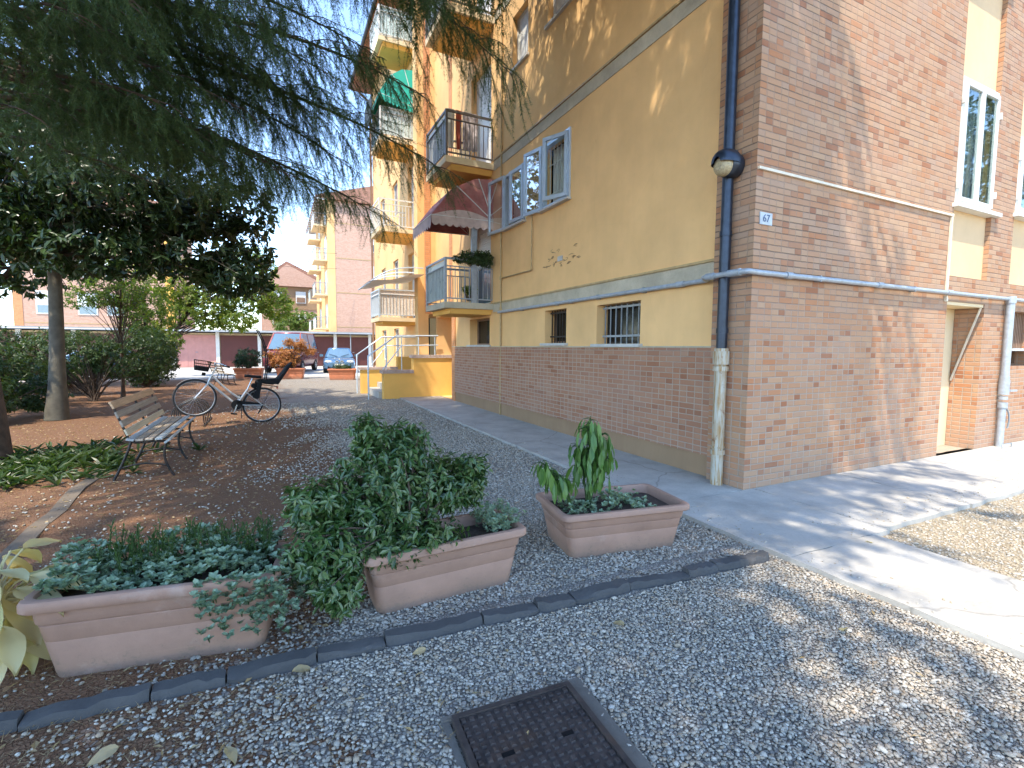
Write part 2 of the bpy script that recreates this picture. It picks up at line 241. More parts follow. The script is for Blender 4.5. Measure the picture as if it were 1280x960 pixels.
# ---------------------------------------------------------------- mesh helpers
ORG = {}
class MB:
    def __init__(s): s.V = []; s.F = []; s.S = []; s.n = 0
    def add(s, V, F, smooth=False):
        V = np.asarray(V, float).reshape(-1, 3); s.V.append(V)
        Fs = F if isinstance(F, list) and len(F) and isinstance(F[0], np.ndarray) else None
        if Fs is None:
            g = {}
            for f in F: g.setdefault(len(f), []).append(f)
            Fs = [np.array(x) for x in g.values()]
        for f in Fs:
            s.F.append(f.astype(np.int64)+s.n); s.S.append(smooth)
        s.n += len(V); return s
    def box(s, x0, y0, z0, x1, y1, z1):
        V = [(x0, y0, z0), (x1, y0, z0), (x1, y1, z0), (x0, y1, z0), (x0, y0, z1), (x1, y0, z1), (x1, y1, z1), (x0, y1, z1)]
        return s.add(V, [(0, 3, 2, 1), (4, 5, 6, 7), (0, 1, 5, 4), (1, 2, 6, 5), (2, 3, 7, 6), (3, 0, 4, 7)])
    def obox(s, c, size, rot):     # rot: 3x3 columns
        h = np.array(size)/2; V = [np.array(c)+rot@(h*np.array(k)) for k in [(-1, -1, -1), (1, -1, -1), (1, 1, -1), (-1, 1, -1), (-1, -1, 1), (1, -1, 1), (1, 1, 1), (-1, 1, 1)]]
        return s.add(V, [(0, 3, 2, 1), (4, 5, 6, 7), (0, 1, 5, 4), (1, 2, 6, 5), (2, 3, 7, 6), (3, 0, 4, 7)])
    def bar(s, a, b, w, h, up=(0, 0, 1)):   # rectangular bar between two points
        a = np.array(a, float); b = np.array(b, float); d = b-a; L = np.linalg.norm(d); d /= L
        sd = np.cross(np.array(up, float), d)
        if np.linalg.norm(sd) < 1e-4: sd = np.cross((1., 0, 0), d)
        sd /= np.linalg.norm(sd); u = np.cross(d, sd)
        return s.obox((a+b)/2, (L, w, h), np.stack([d, sd, u], 1))
    def tube(s, P, r, n=8, cap=True, smooth=True):
        P = np.asarray(P, float); k = len(P); r = np.broadcast_to(np.asarray(r, float), (k,))
        T = np.gradient(P, axis=0); T /= np.linalg.norm(T, axis=1)[:, None]+1e-12
        ref = np.array((0, 0, 1.)) if abs(T[0, 2]) < .9 else np.array((1., 0, 0))
        V = []
        a = np.cross(ref, T[0]); a /= np.linalg.norm(a)
        ang = np.arange(n)*2*math.pi/n
        for i in range(k):
            a = a-T[i]*(a@T[i]); a /= np.linalg.norm(a); b = np.cross(T[i], a)
            V.append(P[i]+r[i]*(np.cos(ang)[:, None]*a+np.sin(ang)[:, None]*b))
        V = np.concatenate(V); F = []
        for i in range(k-1):
            for j in range(n): F.append((i*n+j, i*n+(j+1) % n, (i+1)*n+(j+1) % n, (i+1)*n+j))
        s.add(V, F, smooth)
        if cap:
            s.add(V[:n], [tuple(range(n))[::-1]]); s.add(V[-n:], [tuple(range(n))])
        return s
    def rings(s, R, close=True, smooth=True, capa=False, capb=False):   # R: list of (n,3) rings
        n = len(R[0]); V = np.concatenate(R); F = []
        for i in range(len(R)-1):
            for j in range(n if close else n-1): F.append((i*n+j, i*n+(j+1) % n, (i+1)*n+(j+1) % n, (i+1)*n+j))
        s.add(V, F, smooth)
        if capa: s.add(R[0], [tuple(range(n))[::-1]])
        if capb: s.add(R[-1], [tuple(range(n))])
        return s
    def prism(s, poly, axis, a, b):    # polygon in the two other axes, extruded a..b along axis
        n = len(poly); idx = [i for i in range(3) if i != axis]; V = np.zeros((2*n, 3))
        for k, val in ((0, a), (1, b)):
            V[k*n:(k+1)*n, axis] = val; V[k*n:(k+1)*n, idx[0]] = [p[0] for p in poly]; V[k*n:(k+1)*n, idx[1]] = [p[1] for p in poly]
        F = [tuple(range(n)), tuple(range(n, 2*n))]+[(i, (i+1) % n, n+(i+1) % n, n+i) for i in range(n)]
        return s.add(V, F)
    def build(s, name, mat, parent=None, world=True, sharp=None, fixn=False):
        V = np.concatenate(s.V) if s.V else np.zeros((0, 3))
        org = ORG.get(parent.name, (0, 0, 0)) if (parent is not None and world) else (0, 0, 0)
        V = V-np.array(org)
        me = bpy.data.meshes.new(name)
        lt = np.concatenate([np.full(len(f), f.shape[1]) for f in s.F]); li = np.concatenate([f.ravel() for f in s.F])
        sm = np.concatenate([np.full(len(f), v) for f, v in zip(s.F, s.S)])
        me.vertices.add(len(V)); me.vertices.foreach_set('co', V.ravel().astype(np.float32))
        me.loops.add(len(li)); me.loops.foreach_set('vertex_index', li.astype(np.int32))
        me.polygons.add(len(lt)); ls = np.concatenate([[0], np.cumsum(lt)[:-1]])
        me.polygons.foreach_set('loop_start', ls.astype(np.int32))
        me.polygons.foreach_set('use_smooth', sm.astype(bool))
        me.update(calc_edges=True)
        if fixn:
            bm = bmesh.new(); bm.from_mesh(me); bmesh.ops.recalc_face_normals(bm, faces=bm.faces[:]); bm.to_mesh(me); bm.free()
        if sharp: me.set_sharp_from_angle(angle=math.radians(sharp))
        me.materials.append(M[mat] if isinstance(mat, str) else mat)
        o = bpy.data.objects.new(name, me); COL.objects.link(o)
        if parent is not None: o.parent = parent; ORG[o.name] = org
        return o
def thing(name, label, cat, loc=(0, 0, 0), rot=(0, 0, 0), group=None):
    o = bpy.data.objects.new(name, None); COL.objects.link(o); o.empty_display_size = .1
    o.location = loc; o.rotation_euler = rot; ORG[o.name] = tuple(loc)
    return tag(o, label, cat, group)
def tag(o, label, cat, group=None):
    o['label'] = label; o['category'] = cat
    if group: o['group'] = group
    return o
def struct(o, kind='structure'): o['kind'] = kind; return o
def bx(name, mat, parent, *b): return MB().box(*b).build(name, mat, parent)
def copy_thing(o, label, loc, rot=None):
    c = o.copy(); COL.objects.link(c); c.location = loc; c['label'] = label
    if rot is not None: c.rotation_euler = rot
    def rec(src, dst):
        for ch in list(src.children):
            d = ch.copy(); COL.objects.link(d); d.parent = dst; rec(ch, d)
    rec(o, c); return c
def wall(mb, P, u0, u1, v0, v1, holes, depth):
    """a wall face with rectangular holes and their reveals; P(u, v, d) gives the world point at inward depth d"""
    us = sorted({u0, u1, *[min(max(h[k], u0), u1) for h in holes for k in (0, 1)]}); vs = sorted({v0, v1, *[min(max(h[k], v0), v1) for h in holes for k in (2, 3)]})
    for a, b in zip(us, us[1:]):
        for c, d in zip(vs, vs[1:]):
            if any(h[0]-1e-6 <= a and b <= h[1]+1e-6 and h[2]-1e-6 <= c and d <= h[3]+1e-6 for h in holes): continue
            mb.add([P(a, c, 0), P(b, c, 0), P(b, d, 0), P(a, d, 0)], [(0, 1, 2, 3)])
    for h in holes:
        a, b, c, d = h[:4]; D = h[4] if len(h) > 4 else depth
        for (p, q) in (((a, c), (b, c)), ((b, c), (b, d)), ((b, d), (a, d)), ((a, d), (a, c))):
            mb.add([P(*p, 0), P(*q, 0), P(*q, D), P(*p, D)], [(0, 1, 2, 3)])
    return mb
# leaves
LEAF = np.array([(0, 0, 0), (.3, .40, .03), (.3, 0, -.04), (.3, -.40, .03), (.68, .40, .0), (.68, 0, -.07), (.68, -.40, .0), (1, 0, -.14)], float)
LEAF_F = [np.array([(0, 3, 2), (0, 2, 1), (6, 7, 5), (5, 7, 4)]), np.array([(2, 3, 6, 5), (1, 2, 5, 4)])]
SMALL = np.array([(0, 0, 0), (.5, .42, .05), (.5, 0, -.05), (.5, -.42, .05), (1, 0, -.06)], float)
SMALL_F = [np.array([(0, 3, 2), (0, 2, 1), (2, 3, 4), (1, 2, 4)])]
tq = np.linspace(0, 1, 9)
BIG = np.array([(t_, sd_*.46*math.sin(math.pi*min(1, t_**.85))**.8, -.30*t_**2.2+(.05*abs(sd_)-.03)+.012*math.sin(t_*17+sd_)) for t_ in tq for sd_ in (-1, -.5, 0, .5, 1)])
BIG_F = [np.array([(i*5+j, i*5+j+1, i*5+j+6, i*5+j+5) for i in range(8) for j in range(4)])]
NEEDLE = np.array([(0, .5, 0), (0, -.5, 0), (1, 0, 0)], float); NEEDLE_F = [np.array([(0, 1, 2)])]
def unit(v): return v/(np.linalg.norm(v, axis=-1, keepdims=True)+1e-12)
def put(mb, T, F, pos, d, up, s, wid=1., smooth=False):
    pos = np.atleast_2d(pos); n = len(pos); d = unit(np.atleast_2d(d)); up = np.broadcast_to(np.atleast_2d(up), d.shape)
    sd = np.cross(up, d); bad = np.linalg.norm(sd, axis=1) < 1e-3
    if bad.any(): sd[bad] = np.cross(np.broadcast_to((1., .2, .1), d.shape)[bad], d[bad])
    sd = unit(sd); nr = np.cross(d, sd)
    s = np.broadcast_to(np.asarray(s, float), (n,)); wd = np.broadcast_to(np.asarray(wid, float), (n,))
    V = pos[:, None]+s[:, None, None]*(T[None, :, 0:1]*d[:, None]+(T[None, :, 1:2]*wd[:, None, None])*sd[:, None]+T[None, :, 2:3]*nr[:, None])
    k = len(T); off = (np.arange(n)*k)[:, None, None]
    mb.add(V.reshape(-1, 3), [(f[None]+off).reshape(-1, f.shape[1]) for f in F], smooth); return mb
def rv(n): return unit(RNG.normal(size=(n, 3)))
def bez(a, b, c, k=8):
    t = np.linspace(0, 1, k)[:, None]; a, b, c = (np.array(q, float) for q in (a, b, c)); return (1-t)**2*a+2*t*(1-t)*b+t*t*c
def whorls(mb, ends, dirs, per, size, wid, T=SMALL, F=SMALL_F, spread=1.0, back=.12, droop=.25):
    """leaves radiating round the end of every shoot"""
    n = len(ends); e = np.repeat(ends, per, 0); d = np.repeat(unit(dirs), per, 0)
    q = unit(np.cross(d, rv(n*per))); t = RNG.uniform(0, 1, n*per)[:, None]
    ld = unit(d*(1.1-spread*RNG.uniform(.3, 1.2, (n*per, 1)))+q*.9-np.array((0, 0, droop))*RNG.uniform(.2, 1.6, (n*per, 1)))
    up = unit(d+rv(n*per)*.35+np.array((0, 0, .5)))
    put(mb, T, F, e-d*back*t, ld, up, size*RNG.uniform(.65, 1.2, n*per), wid); return mb
# ---------------------------------------------------------------- ground, paths, kerb
GZ = -.04
mb = MB(); N = 40
mb.add([(-300, -300, GZ), (300, -300, GZ), (300, 400, GZ), (-300, 400, GZ)], [(0, 1, 2, 3)])
struct(mb.build('ground', 'ground'))
mb = MB()
def slab(x0, y0, x1, y1):      # slab with slightly worn edges
    xs = np.linspace(x0, x1, max(2, int((x1-x0)/.15))); ys = np.linspace(y0, y1, max(2, int((y1-y0)/.15)))
    per = [(x, y0) for x in xs[:-1]]+[(x1, y) for y in ys[:-1]]+[(x, y1) for x in xs[::-1][:-1]]+[(x0, y) for y in ys[::-1][:-1]]
    per = np.array(per); j = RNG.normal(0, .006, per.shape); n = len(per)
    top = np.column_stack([per+j, np.zeros(n)]); bot = np.column_stack([per+j*1.5, np.full(n, GZ-.05)])
    mb.rings([bot, top], smooth=False, capb=True)
for a, b in ((-6, -2.6), (-2.592, .55), (.558, 2.10), (2.108, 3.372), (3.380, 6.4), (6.408, 9.6), (9.608, 12.9), (12.908, 16)): slab(3.2, a, 4.22 if b < 2.2 else 4.45, b)
for a, b in ((4.458, 5.9), (5.908, 8.0), (8.008, 10.6), (10.608, 16)): slab(a, 2.14, b, 3.45)
struct(mb.build('footpath', 'pave'))
mb = MB(); x = -5.2       # row of kerb stones, low and uneven
while x < 3.0:
    L = random.uniform(.22, .58); tl = random.uniform(-.01, .01); x2 = min(x+L, 3.12); yc = 2.46-.056*(x+1)+random.uniform(-.012, .012); yc2 = 2.46-.056*(x2+1)+random.uniform(-.012, .012)
    zt = random.uniform(.000, .018); R = []
    wd = random.uniform(.85, 1.15)
    for k, t in enumerate(np.linspace(0, 1, 9)):
        xx = x+(x2-x-.008)*t; yy = yc+(yc2-yc)*t+random.uniform(-.004, .004); e = (.80 if k in (0, 8) else 1)*wd; j = random.uniform(-.007, .007)+tl*(t-.5)*2
        R.append(np.array([(xx, yy-.050*e, GZ-.05), (xx, yy-.048*e+j, zt-.020), (xx, yy-.036*e+j, zt+j-.004), (xx, yy+.030*e, zt+j*.9), (xx, yy+.043*e, zt-.02), (xx, yy+.046*e, GZ-.05)]))
    mb.rings(R, smooth=True, capa=True, capb=True); x = x2
struct(mb.build('kerb', 'kerb', sharp=40))
mb = MB()
R = []
for t in np.linspace(0, 1, 14):
    y = 3.2+t*5.2; x = -1.74-.07*(y-4.6)+random.uniform(-.025, .025); h = GZ+.014+random.uniform(-.010, .010)
    R.append(np.array([(x-.07, y, GZ-.05), (x-.065, y, h), (x+.06, y, h), (x+.07, y, GZ-.05)]))
mb.rings(R, smooth=False); struct(mb.build('bed_edging', 'edging'))

# ---------------------------------------------------------------- the yellow and brick apartment block
FX, SY, TOP = 4.40, 3.37, 13.6
A = thing('apartment_building', 'tall ochre stucco apartment block with a pink brick corner, filling the right half', 'building', (4.4, 10, 0))
Pw = lambda u, v, d: (FX+d, u, v)
Ps = lambda u, v, d: (u, SY+d, v)
cells = [(5.12, 6.10, 1.52, 2.10, .30), (6.96, 7.68, 1.54, 2.12, .30), (10.2, 11.45, 1.52, 2.14, .3)]
w1, w2 = (8.50, 9.36, 3.93, 4.97), (6.92, 7.78, 3.93, 4.99)
ups = [(8.43, 9.09, 6.95, 7.95), (6.70, 7.69, 7.02, 8.4), (8.43, 9.09, 10.1, 11.1), (6.70, 7.69, 10.1, 11.5)]
doors = [(10.15, 11.35, z, z+2.3) for z in (2.46, 5.52, 8.6)]
porch = (12.75, 14.25, .0, 2.35, .9)
mb = wall(MB(), Pw, 3.85, 14.3, .0, TOP, [*cells, *[h+(.16,) for h in (w1, w2)], *[h+(.24,) for h in ups+doors], porch], .2)
mb.add([(FX, 14.3, 2.45), (3.85, 14.3, 2.45), (3.85, 14.3, TOP), (FX, 14.3, TOP)], [(0, 1, 2, 3)])     # stair tower
mb.add([(3.85, 14.3, 2.45), (3.85, 14.7, 2.45), (3.85, 14.7, TOP), (3.85, 14.3, TOP)], [(0, 1, 2, 3)])
mb.add([(3.85, 14.7, 2.45), (FX, 14.7, 2.45), (FX, 14.7, TOP), (3.85, 14.7, TOP)], [(0, 1, 2, 3)])
mb.add([(3.85, 14.3, 2.45), (FX+.6, 14.3, 2.45), (FX+.6, 14.7, 2.45), (3.85, 14.7, 2.45)], [(0, 1, 2, 3)]); mb.add([(FX, 14.7, 2.46), (5.6, 14.7, 2.46), (5.6, 16.4, 2.46), (FX, 16.4, 2.46)], [(0, 1, 2, 3)])
mb.add([(FX, 14.7, 2.46), (FX, 16.4, 2.46), (FX, 16.4, TOP), (FX, 14.7, TOP)], [(0, 1, 2, 3)])
fdoors = [(16.7, 17.6, z, z+2.3, .24) for z in (2.46, 5.52, 8.6)]; fw_ = [(y, y+.9, z, z+1.3, .2) for z in (.9, 3.6, 6.6, 9.7) for y in (19.2, 21.6)]
mb = wall(mb, Pw, 16.4, 24.3, .0, TOP, fdoors+fw_, .2)
mb.add([(FX, 24.3, 0), (16, 24.3, 0), (16, 24.3, TOP), (FX, 24.3, TOP)], [(0, 1, 2, 3)])
mb.build('stucco_wall', 'stucco', A)
mb = MB().box(FX+.25, 3.9, .1, FX+.27, 24.2, TOP)    # dark rooms behind the openings
mb2 = MB().box(5.6, 12.4, .0, 5.62, 16.6, 2.44); mb2.add([(FX+.9, 12.6, 0), (5.6, 12.6, 0), (5.6, 12.6, 2.44), (FX+.9, 12.6, 2.44)], [(0, 1, 2, 3)])
mb2.build('porch_wall', 'orange', A)
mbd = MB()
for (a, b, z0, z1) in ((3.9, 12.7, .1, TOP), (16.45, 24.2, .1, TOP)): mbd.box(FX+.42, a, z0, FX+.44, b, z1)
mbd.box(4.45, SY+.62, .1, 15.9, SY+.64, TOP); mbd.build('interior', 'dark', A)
# brick wainscot and plinth
mb = MB(); mb.box(FX-.035, 3.85, .245, FX+.002, 12.72, 1.465); mb.build('brick_wainscot', 'brick_dark', A)
mb = MB(); mb.box(FX-.012, 3.85, GZ-.05, FX+.001, 12.72, .243); mb.build('plinth', 'stucco_plinth', A)
mb = MB(); mb.box(FX-.042, 3.852, 1.466, FX-.002, 12.71, 1.485); mb.build('wainscot_ledge', 'band', A)
# bands
mb = MB(); mb.box(FX-.012, 3.855, 2.24, FX-.001, 9.98, 2.42); mb.box(FX-.012, 3.855, 5.30, FX-.001, 9.98, 5.495); mb.box(FX-.012, 3.855, 8.36, FX-.001, 9.98, 8.55)
mb.build('floor_band', 'band', A)
mb = MB(); 
for z in (2.42, 5.497, 8.552): mb.box(FX-.035, 3.855, z, FX-.001, 9.98, z+.028)
mb.build('band_ledge', 'gas_brown', A)
# brick corner pier and street wall
bays = [(8.17, 9.24), (9.95, 11.05)]
mb = MB()
holes = [(8.17, 9.24, .0, 2.12, .34), (8.17, 9.24, 2.46, TOP, .06), (9.95, 11.05, 2.46, TOP, .06), (10.14, 11.0, 1.22, 2.06, .3), (12.6, 13.7, 2.46, TOP, .06)]
wall(mb, Ps, 4.31, 16, GZ-.05, TOP, holes, .2)
mb.add([(4.31, SY, GZ-.05), (4.31, 3.85, GZ-.05), (4.31, 3.85, TOP), (4.31, SY, TOP)], [(0, 1, 2, 3)])
mb.add([(4.31, 3.85, GZ-.05), (4.402, 3.85, GZ-.05), (4.402, 3.85, TOP), (4.31, 3.85, TOP)], [(0, 1, 2, 3)])
mb.build('brick_wall', 'brick', A)
mb = MB(); wall(mb, lambda u, v, d: (u, SY+.06+d, v), 8.17, 9.24, 2.46, TOP, [(8.22, 9.22, 3.41, 5.04, .12), (8.22, 9.22, 6.5, 8.1, .12)], .1)
wall(mb, lambda u, v, d: (u, SY+.06+d, v), 9.95, 11.05, 2.46, TOP, [(10.0, 11.0, 3.5, 4.55, .12)], .1)
mb.build('window_bay_panel', 'peach', A)
mb = MB(); mb.box(8.0, SY+.345, 0, 9.4, SY+.36, 2.2); mb.build('entrance_back_wall', 'cream', A)
dd = bx('jamb_shade_strip', 'wood', A, 8.19, SY+.25, .0, 8.27, SY+.31, 2.08)  # brown strip standing in for the shade along the left jamb
bx('lintel', 'cream', A, 8.175, SY+.012, 2.075, 9.235, SY+.335, 2.118)
MB().bar((9.21, SY+.03, 2.07), (9.21, SY+.32, 1.0), .018, .03, (1, 0, 0)).build('reveal_light_line', 'conduit', A)  # cream bar drawn for the slanted line of light across the reveal
# weathered brick foot of the corner
# ------- windows of the west wall
def frame(mb, P, a, b, c, d, t=.045, d0=.0, d1=.05):
    for (u0, u1, v0, v1) in ((a, a+t, c, d), (b-t, b, c, d), (a+t, b-t, c, c+t), (a+t, b-t, d-t, d)):
        p, q = np.array(P(u0, v0, d0)), np.array(P(u1, v1, d1)); lo, hi = np.minimum(p, q), np.maximum(p, q); mb.box(*lo, *hi)
    return mb
def win_leaf(name, y_hinge, ang, wdt, z0, z1, parent):
    """a casement leaf hinged on its far or near side, swung out by ang from the wall (0 = flat on the wall, towards +Y)"""
    c, s = math.cos(ang), math.sin(ang); P = lambda u, v, d: (FX-.03-u*s-d*c, y_hinge+u*c-d*s, v)
    mb = MB()
    def bx8(u0, u1, v0, v1, d0, d1):
        V = [P(u, v, d) for d in (d0, d1) for (u, v) in ((u0, v0), (u1, v0), (u1, v1), (u0, v1))]
        mb.add(V, [(0, 1, 2, 3), (7, 6, 5, 4), (0, 4, 5, 1), (1, 5, 6, 2), (2, 6, 7, 3), (3, 7, 4, 0)])
    t = .06
    for q in ((0, t, z0, z1), (wdt-t, wdt, z0, z1), (t, wdt-t, z0, z0+t), (t, wdt-t, z1-t, z1)): bx8(*q, -.02, .02)
    for zz in (z0+.15, z1-.2): bx8(-.012, .03, zz, zz+.07, .02, .032)
    o = mb.build(name, 'alu', parent)
    mb = MB(); mb.add([P(t, z0+t, 0), P(wdt-t, z0+t, 0), P(wdt-t, z1-t, 0), P(t, z1-t, 0)], [(0, 1, 2, 3)]); mb.build('pane', 'glass', o); return o
def blue_window(h, near_ang, lab):
    a, b, z0, z1 = h; mid = (a+b)/2
    f = frame(MB(), lambda u, v, d: (FX-.03+d, u, v), a-.03, b+.03, z0-.02, z1+.03, .05, .0, .09).build('window', 'alu', A); f['label'] = lab
    bx('sill', 'sill', f, FX-.09, a-.06, z0-.055, FX+.0, b+.06, z0-.022)
    mb = MB()
    for k in range(7):
        y = a+.06+(b-a-.12)*k/6; mb.tube([(FX+.10, y, z0), (FX+.10, y, z1)], .008, 6)
    for zz in (z0+.25, z1-.3): mb.tube([(FX+.10, a, zz), (FX+.10, b, zz)], .007, 6)
    mb.build('security_bars', 'white', f)
    mb = MB(); n = 40; ys = np.linspace(a+.03, b-.03, n); xs = FX+.20+.022*np.sin(ys*95)+.012*np.sin(ys*41)
    mb.rings([np.column_stack([xs, ys, np.full(n, z0)]), np.column_stack([xs, ys, np.full(n, z1)])], close=False); mb.build('curtain', 'curtain', f)
    win_leaf('casement', a+.02, near_ang, .50, z0+.02, z1-.01, f)
    return f
f1 = blue_window(w1, .10, 'far blue window with white bars and an outer leaf folded back on the wall')
win_leaf('casement', w1[1]+.02, .16, .62, w1[2]-.03, w1[3]+.05, f1)
f2 = blue_window(w2, .42, 'near blue window with both outer leaves ajar')
win_leaf('casement', w2[1]+.02, .20, .50, w2[2]-.02, w2[3]+.05, f2)
for h in ups:
    f = frame(MB(), Pw, *h, .04, .10, .14).build('window', 'white', A)
    mb = MB(); k = int((h[3]-h[2])/.045)
    for i in range(k): mb.box(FX+.125, h[0]+.03, h[2]+i*.045+.003, FX+.15, h[1]-.03, h[2]+(i+1)*.045-.002)
    mb.build('shutter', 'shutter', f); bx('sill', 'sill', f, FX-.05, h[0]-.05, h[2]-.05, FX+.1, h[1]+.05, h[2]-.003)
for i, h in enumerate(cells):
    f = frame(MB(), Pw, h[0], h[1], h[2], h[3], .035, .20, .24).build('cellar_window', 'black_metal' if i == 0 else 'wood', A)
    bx('sill', 'sill', f, FX-.07, h[0]-.06, h[2]-.045, FX+.2, h[1]+.06, h[2]-.002)
    if i < 2:
        mb = MB()
        for k in range(8): y = h[0]+.05+(h[1]-h[0]-.1)*k/7; mb.box(FX+.12, y-.007, h[2], FX+.134, y+.007, h[3])
        for zz in (h[2]+.10, h[3]-.06): mb.box(FX+.114, h[0], zz, FX+.119, h[1], zz+.03)
        mb.build('grille', 'grey_metal' if i == 0 else 'black_metal', f)
    bx('pane', 'darkglass', f, FX+.235, h[0], h[2], FX+.238, h[1], h[3])
for h in doors+[q[:4] for q in fdoors]:
    f = frame(MB(), Pw, *h, .05, .14, .19).build('balcony_door', 'white', A)
    mb = MB(); k = int((h[3]-h[2])/.05); lo = 0 if h[2] > 5 else 18
    for i in range(lo, k): mb.box(FX+.16, h[0]+.04, h[2]+i*.05+.003, FX+.185, h[1]-.04, h[2]+(i+1)*.05-.003)
    mb.build('shutter', 'shutter', f)
    if lo: bx('pane', 'carglass', f, FX+.17, h[0]+.05, h[2]+.05, FX+.175, h[1]-.05, h[2]+.88)
for h in fw_:
    f = frame(MB(), Pw, *h[:4], .05, .08, .13).build('window', 'white', A); bx('pane', 'carglass', f, FX+.10, h[0]+.04, h[2]+.04, FX+.105, h[1]-.04, h[3]-.04)
# ------- windows of the brick wall
def street_window(a, b, z0, z1, lab, curtain=True):
    Pq = lambda u, v, d: (u, SY+.0+d, v)
    f = frame(MB(), Pq, a, b, z0, z1, .055, .01, .07)
    mid = (a+b)/2
    for (u0, u1) in ((a+.055, mid), (mid, b-.055)): frame(f, Pq, u0, u1, z0+.055, z1-.055, .05, -.012, .028)
    for u in (a-.015, b-.02):
        for zz in (z0+.2, z1-.35): f.box(u, SY-.02, zz, u+.035, SY+.01, zz+.09)
    f = f.build('window', 'white', A); f['label'] = lab
    bx('sill', 'white', f, a-.10, SY-.07, z0-.055, b+.10, SY+.17, z0-.004)
    for (u0, u1) in ((a+.105, mid-.05), (mid+.05, b-.105)):
        bx('pane', 'glass', f, u0, SY+.008, z0+.1, u1, SY+.010, z1-.1)
        mb = MB(); k = 5
        for i in range(k):
            u = u0+(u1-u0)*(i+.5)/k; mb.tube([(u, SY+.10, z0+.06), (u, SY+.10, z0+.9), (u+.0, SY+.10, z1-.06)], .006, 5)
        for zc in (z0+.35, z0+.75, z0+1.1):
            th = np.linspace(0, 4*math.pi, 34); r = .01+.0058*th
            for sg in (-1, 1): mb.tube(np.column_stack([(u0+u1)/2+sg*(.02+r*np.cos(th)), np.full(34, SY+.095), zc+1.6*r*np.sin(th)]), .005, 5)
        mb.build('scroll_grille', 'grey_metal', f)
    if curtain:
        n = 60
        for (s0, s1, lowmid) in ((a+.06, a+.62, .10), (b-.62, b-.06, .42)):
            xs = np.linspace(s0, s1, n); R = []
            for t in np.linspace(0, 1, 12):
                lo = s0 if lowmid < .3 else s0
                xx = s0+(xs-s0)*(1-.12*math.sin(t*math.pi)); R.append(np.column_stack([xx, SY+.145+.014*np.sin(xx*90+t), np.full(n, z0+.02+(z1-z0-.04)*t)]))
            MB().rings(R, close=False).build('curtain', 'curtain', f)
    bx('backing', 'dark', f, a, SY+.178, z0, b, SY+.18, z1); return f
street_window(8.22, 9.27, 3.41, 5.05, 'tall white casement window with scroll grille and curtains')
street_window(10.0, 11.0, 3.5, 4.62, 'white casement window at the right picture edge')
street_window(8.22, 9.22, 6.5, 8.1, 'upper white casement window')
f = frame(MB(), Ps, 10.14, 11.0, 1.22, 2.06, .03, .2, .25).build('cellar_window', 'wood', A)
bx('sill', 'sill', f, 10.10, SY-.05, 1.455, 11.05, SY+.19, 1.495)
mb = MB()
for k in range(14): mb.box(10.17+k*.06, SY+.13, 1.5, 10.205+k*.06, SY+.15, 2.06)
mb.build('slat_grille', 'wood', f)
# ------- stair tower trims
mb = MB()
for y0, y1 in ((13.05, 13.35),): mb.box(FX-.02, y0, .0, FX-.002, y1, .001) if 0 else None
mb.box(FX-.012, 12.78, 2.4, FX-.001, 13.02, TOP); mb.box(4.06, 14.288, 2.46, 4.24, 14.299, TOP); mb.box(FX-.012, 12.50, .0, FX-.036, 12.748, 2.38)
mb.build('brick_strip', 'brick_orange', A)
mb = MB(); mb.box(3.85, 14.3, .66, 4.17, 14.62, 2.449); mb.build('porch_pillar', 'stucco', A)
mb = MB(); mb.box(3.5, 14.26, GZ, 5.6, 16.2, .66)
for i in range(3): mb.box(3.5-.28*(i+1), 14.26, GZ, 3.5-.28*i-.002, 16.0, .66-.165*(i+1))
mb.build('entrance_steps', 'pave', A)
bx('entrance_door', 'maroon', A, 5.5, 14.75, .665, 5.58, 15.7, 2.42)
# parapets of the stair
mb = MB(); mb.box(2.75, 13.98, GZ-.02, 3.62, 14.25, .70); mb.box(3.62, 13.981, GZ-.02, 5.0, 14.249, 1.14); o = mb.build('stair_parapet', 'orange', A)
mb = MB(); mb.box(2.70, 13.94, .70, 3.615, 14.29, .79); mb.box(3.57, 13.94, 1.14, 5.0, 14.29, 1.23); mb.build('coping', 'copeb', o)
mb = MB(); mb.box(2.45, 16.05, GZ-.02, 3.62, 16.3, .72); mb.box(3.62, 16.051, GZ-.02, 4.39, 16.299, 1.14); o = mb.build('stair_parapet', 'orange', A)
bx('coping', 'copeb', o, 2.4, 16.01, .72, 3.62, 16.34, .80)
for y in (14.1, 16.2):
    mb = MB(); mb.tube([(2.35, y, GZ), (2.35, y, 1.2), (3.15, y, 1.78), (4.4, y, 1.80)], .022, 8); mb.tube([(2.75, y, .8), (3.3, y, 1.5), (4.4, y, 1.52)], .016, 8)
    for x, zb, zt in ((2.85, .75, 1.56), (3.3, .75, 1.78), (3.8, 1.2, 1.79), (4.3, 1.2, 1.8)): mb.tube([(x, y, zb), (x, y, zt)], .014, 6)
    mb.build('handrail', 'alu', A)
# ------- roof
mb = MB(); R = []
mb.prism([(3.55, TOP-.02), (3.55, TOP+.16), (9.8, TOP+2.6), (16.6, TOP+.16), (16.6, TOP-.02)], 1, 2.75, 24.9); mb.build('roof', 'tile', A)
mb = MB(); mb.tube([(3.50, 2.8, TOP+.06), (3.50, 24.9, TOP+.06)], .075, 8); mb.build('gutter', 'pipe_dark', A)
mb = MB(); mb.tube([(3.5, 24.25, TOP), (3.95, 24.2, TOP-.5), (4.3, 24.2, TOP-.7), (4.3, 24.2, 0)], .05, 8); mb.build('downpipe', 'wood', A)
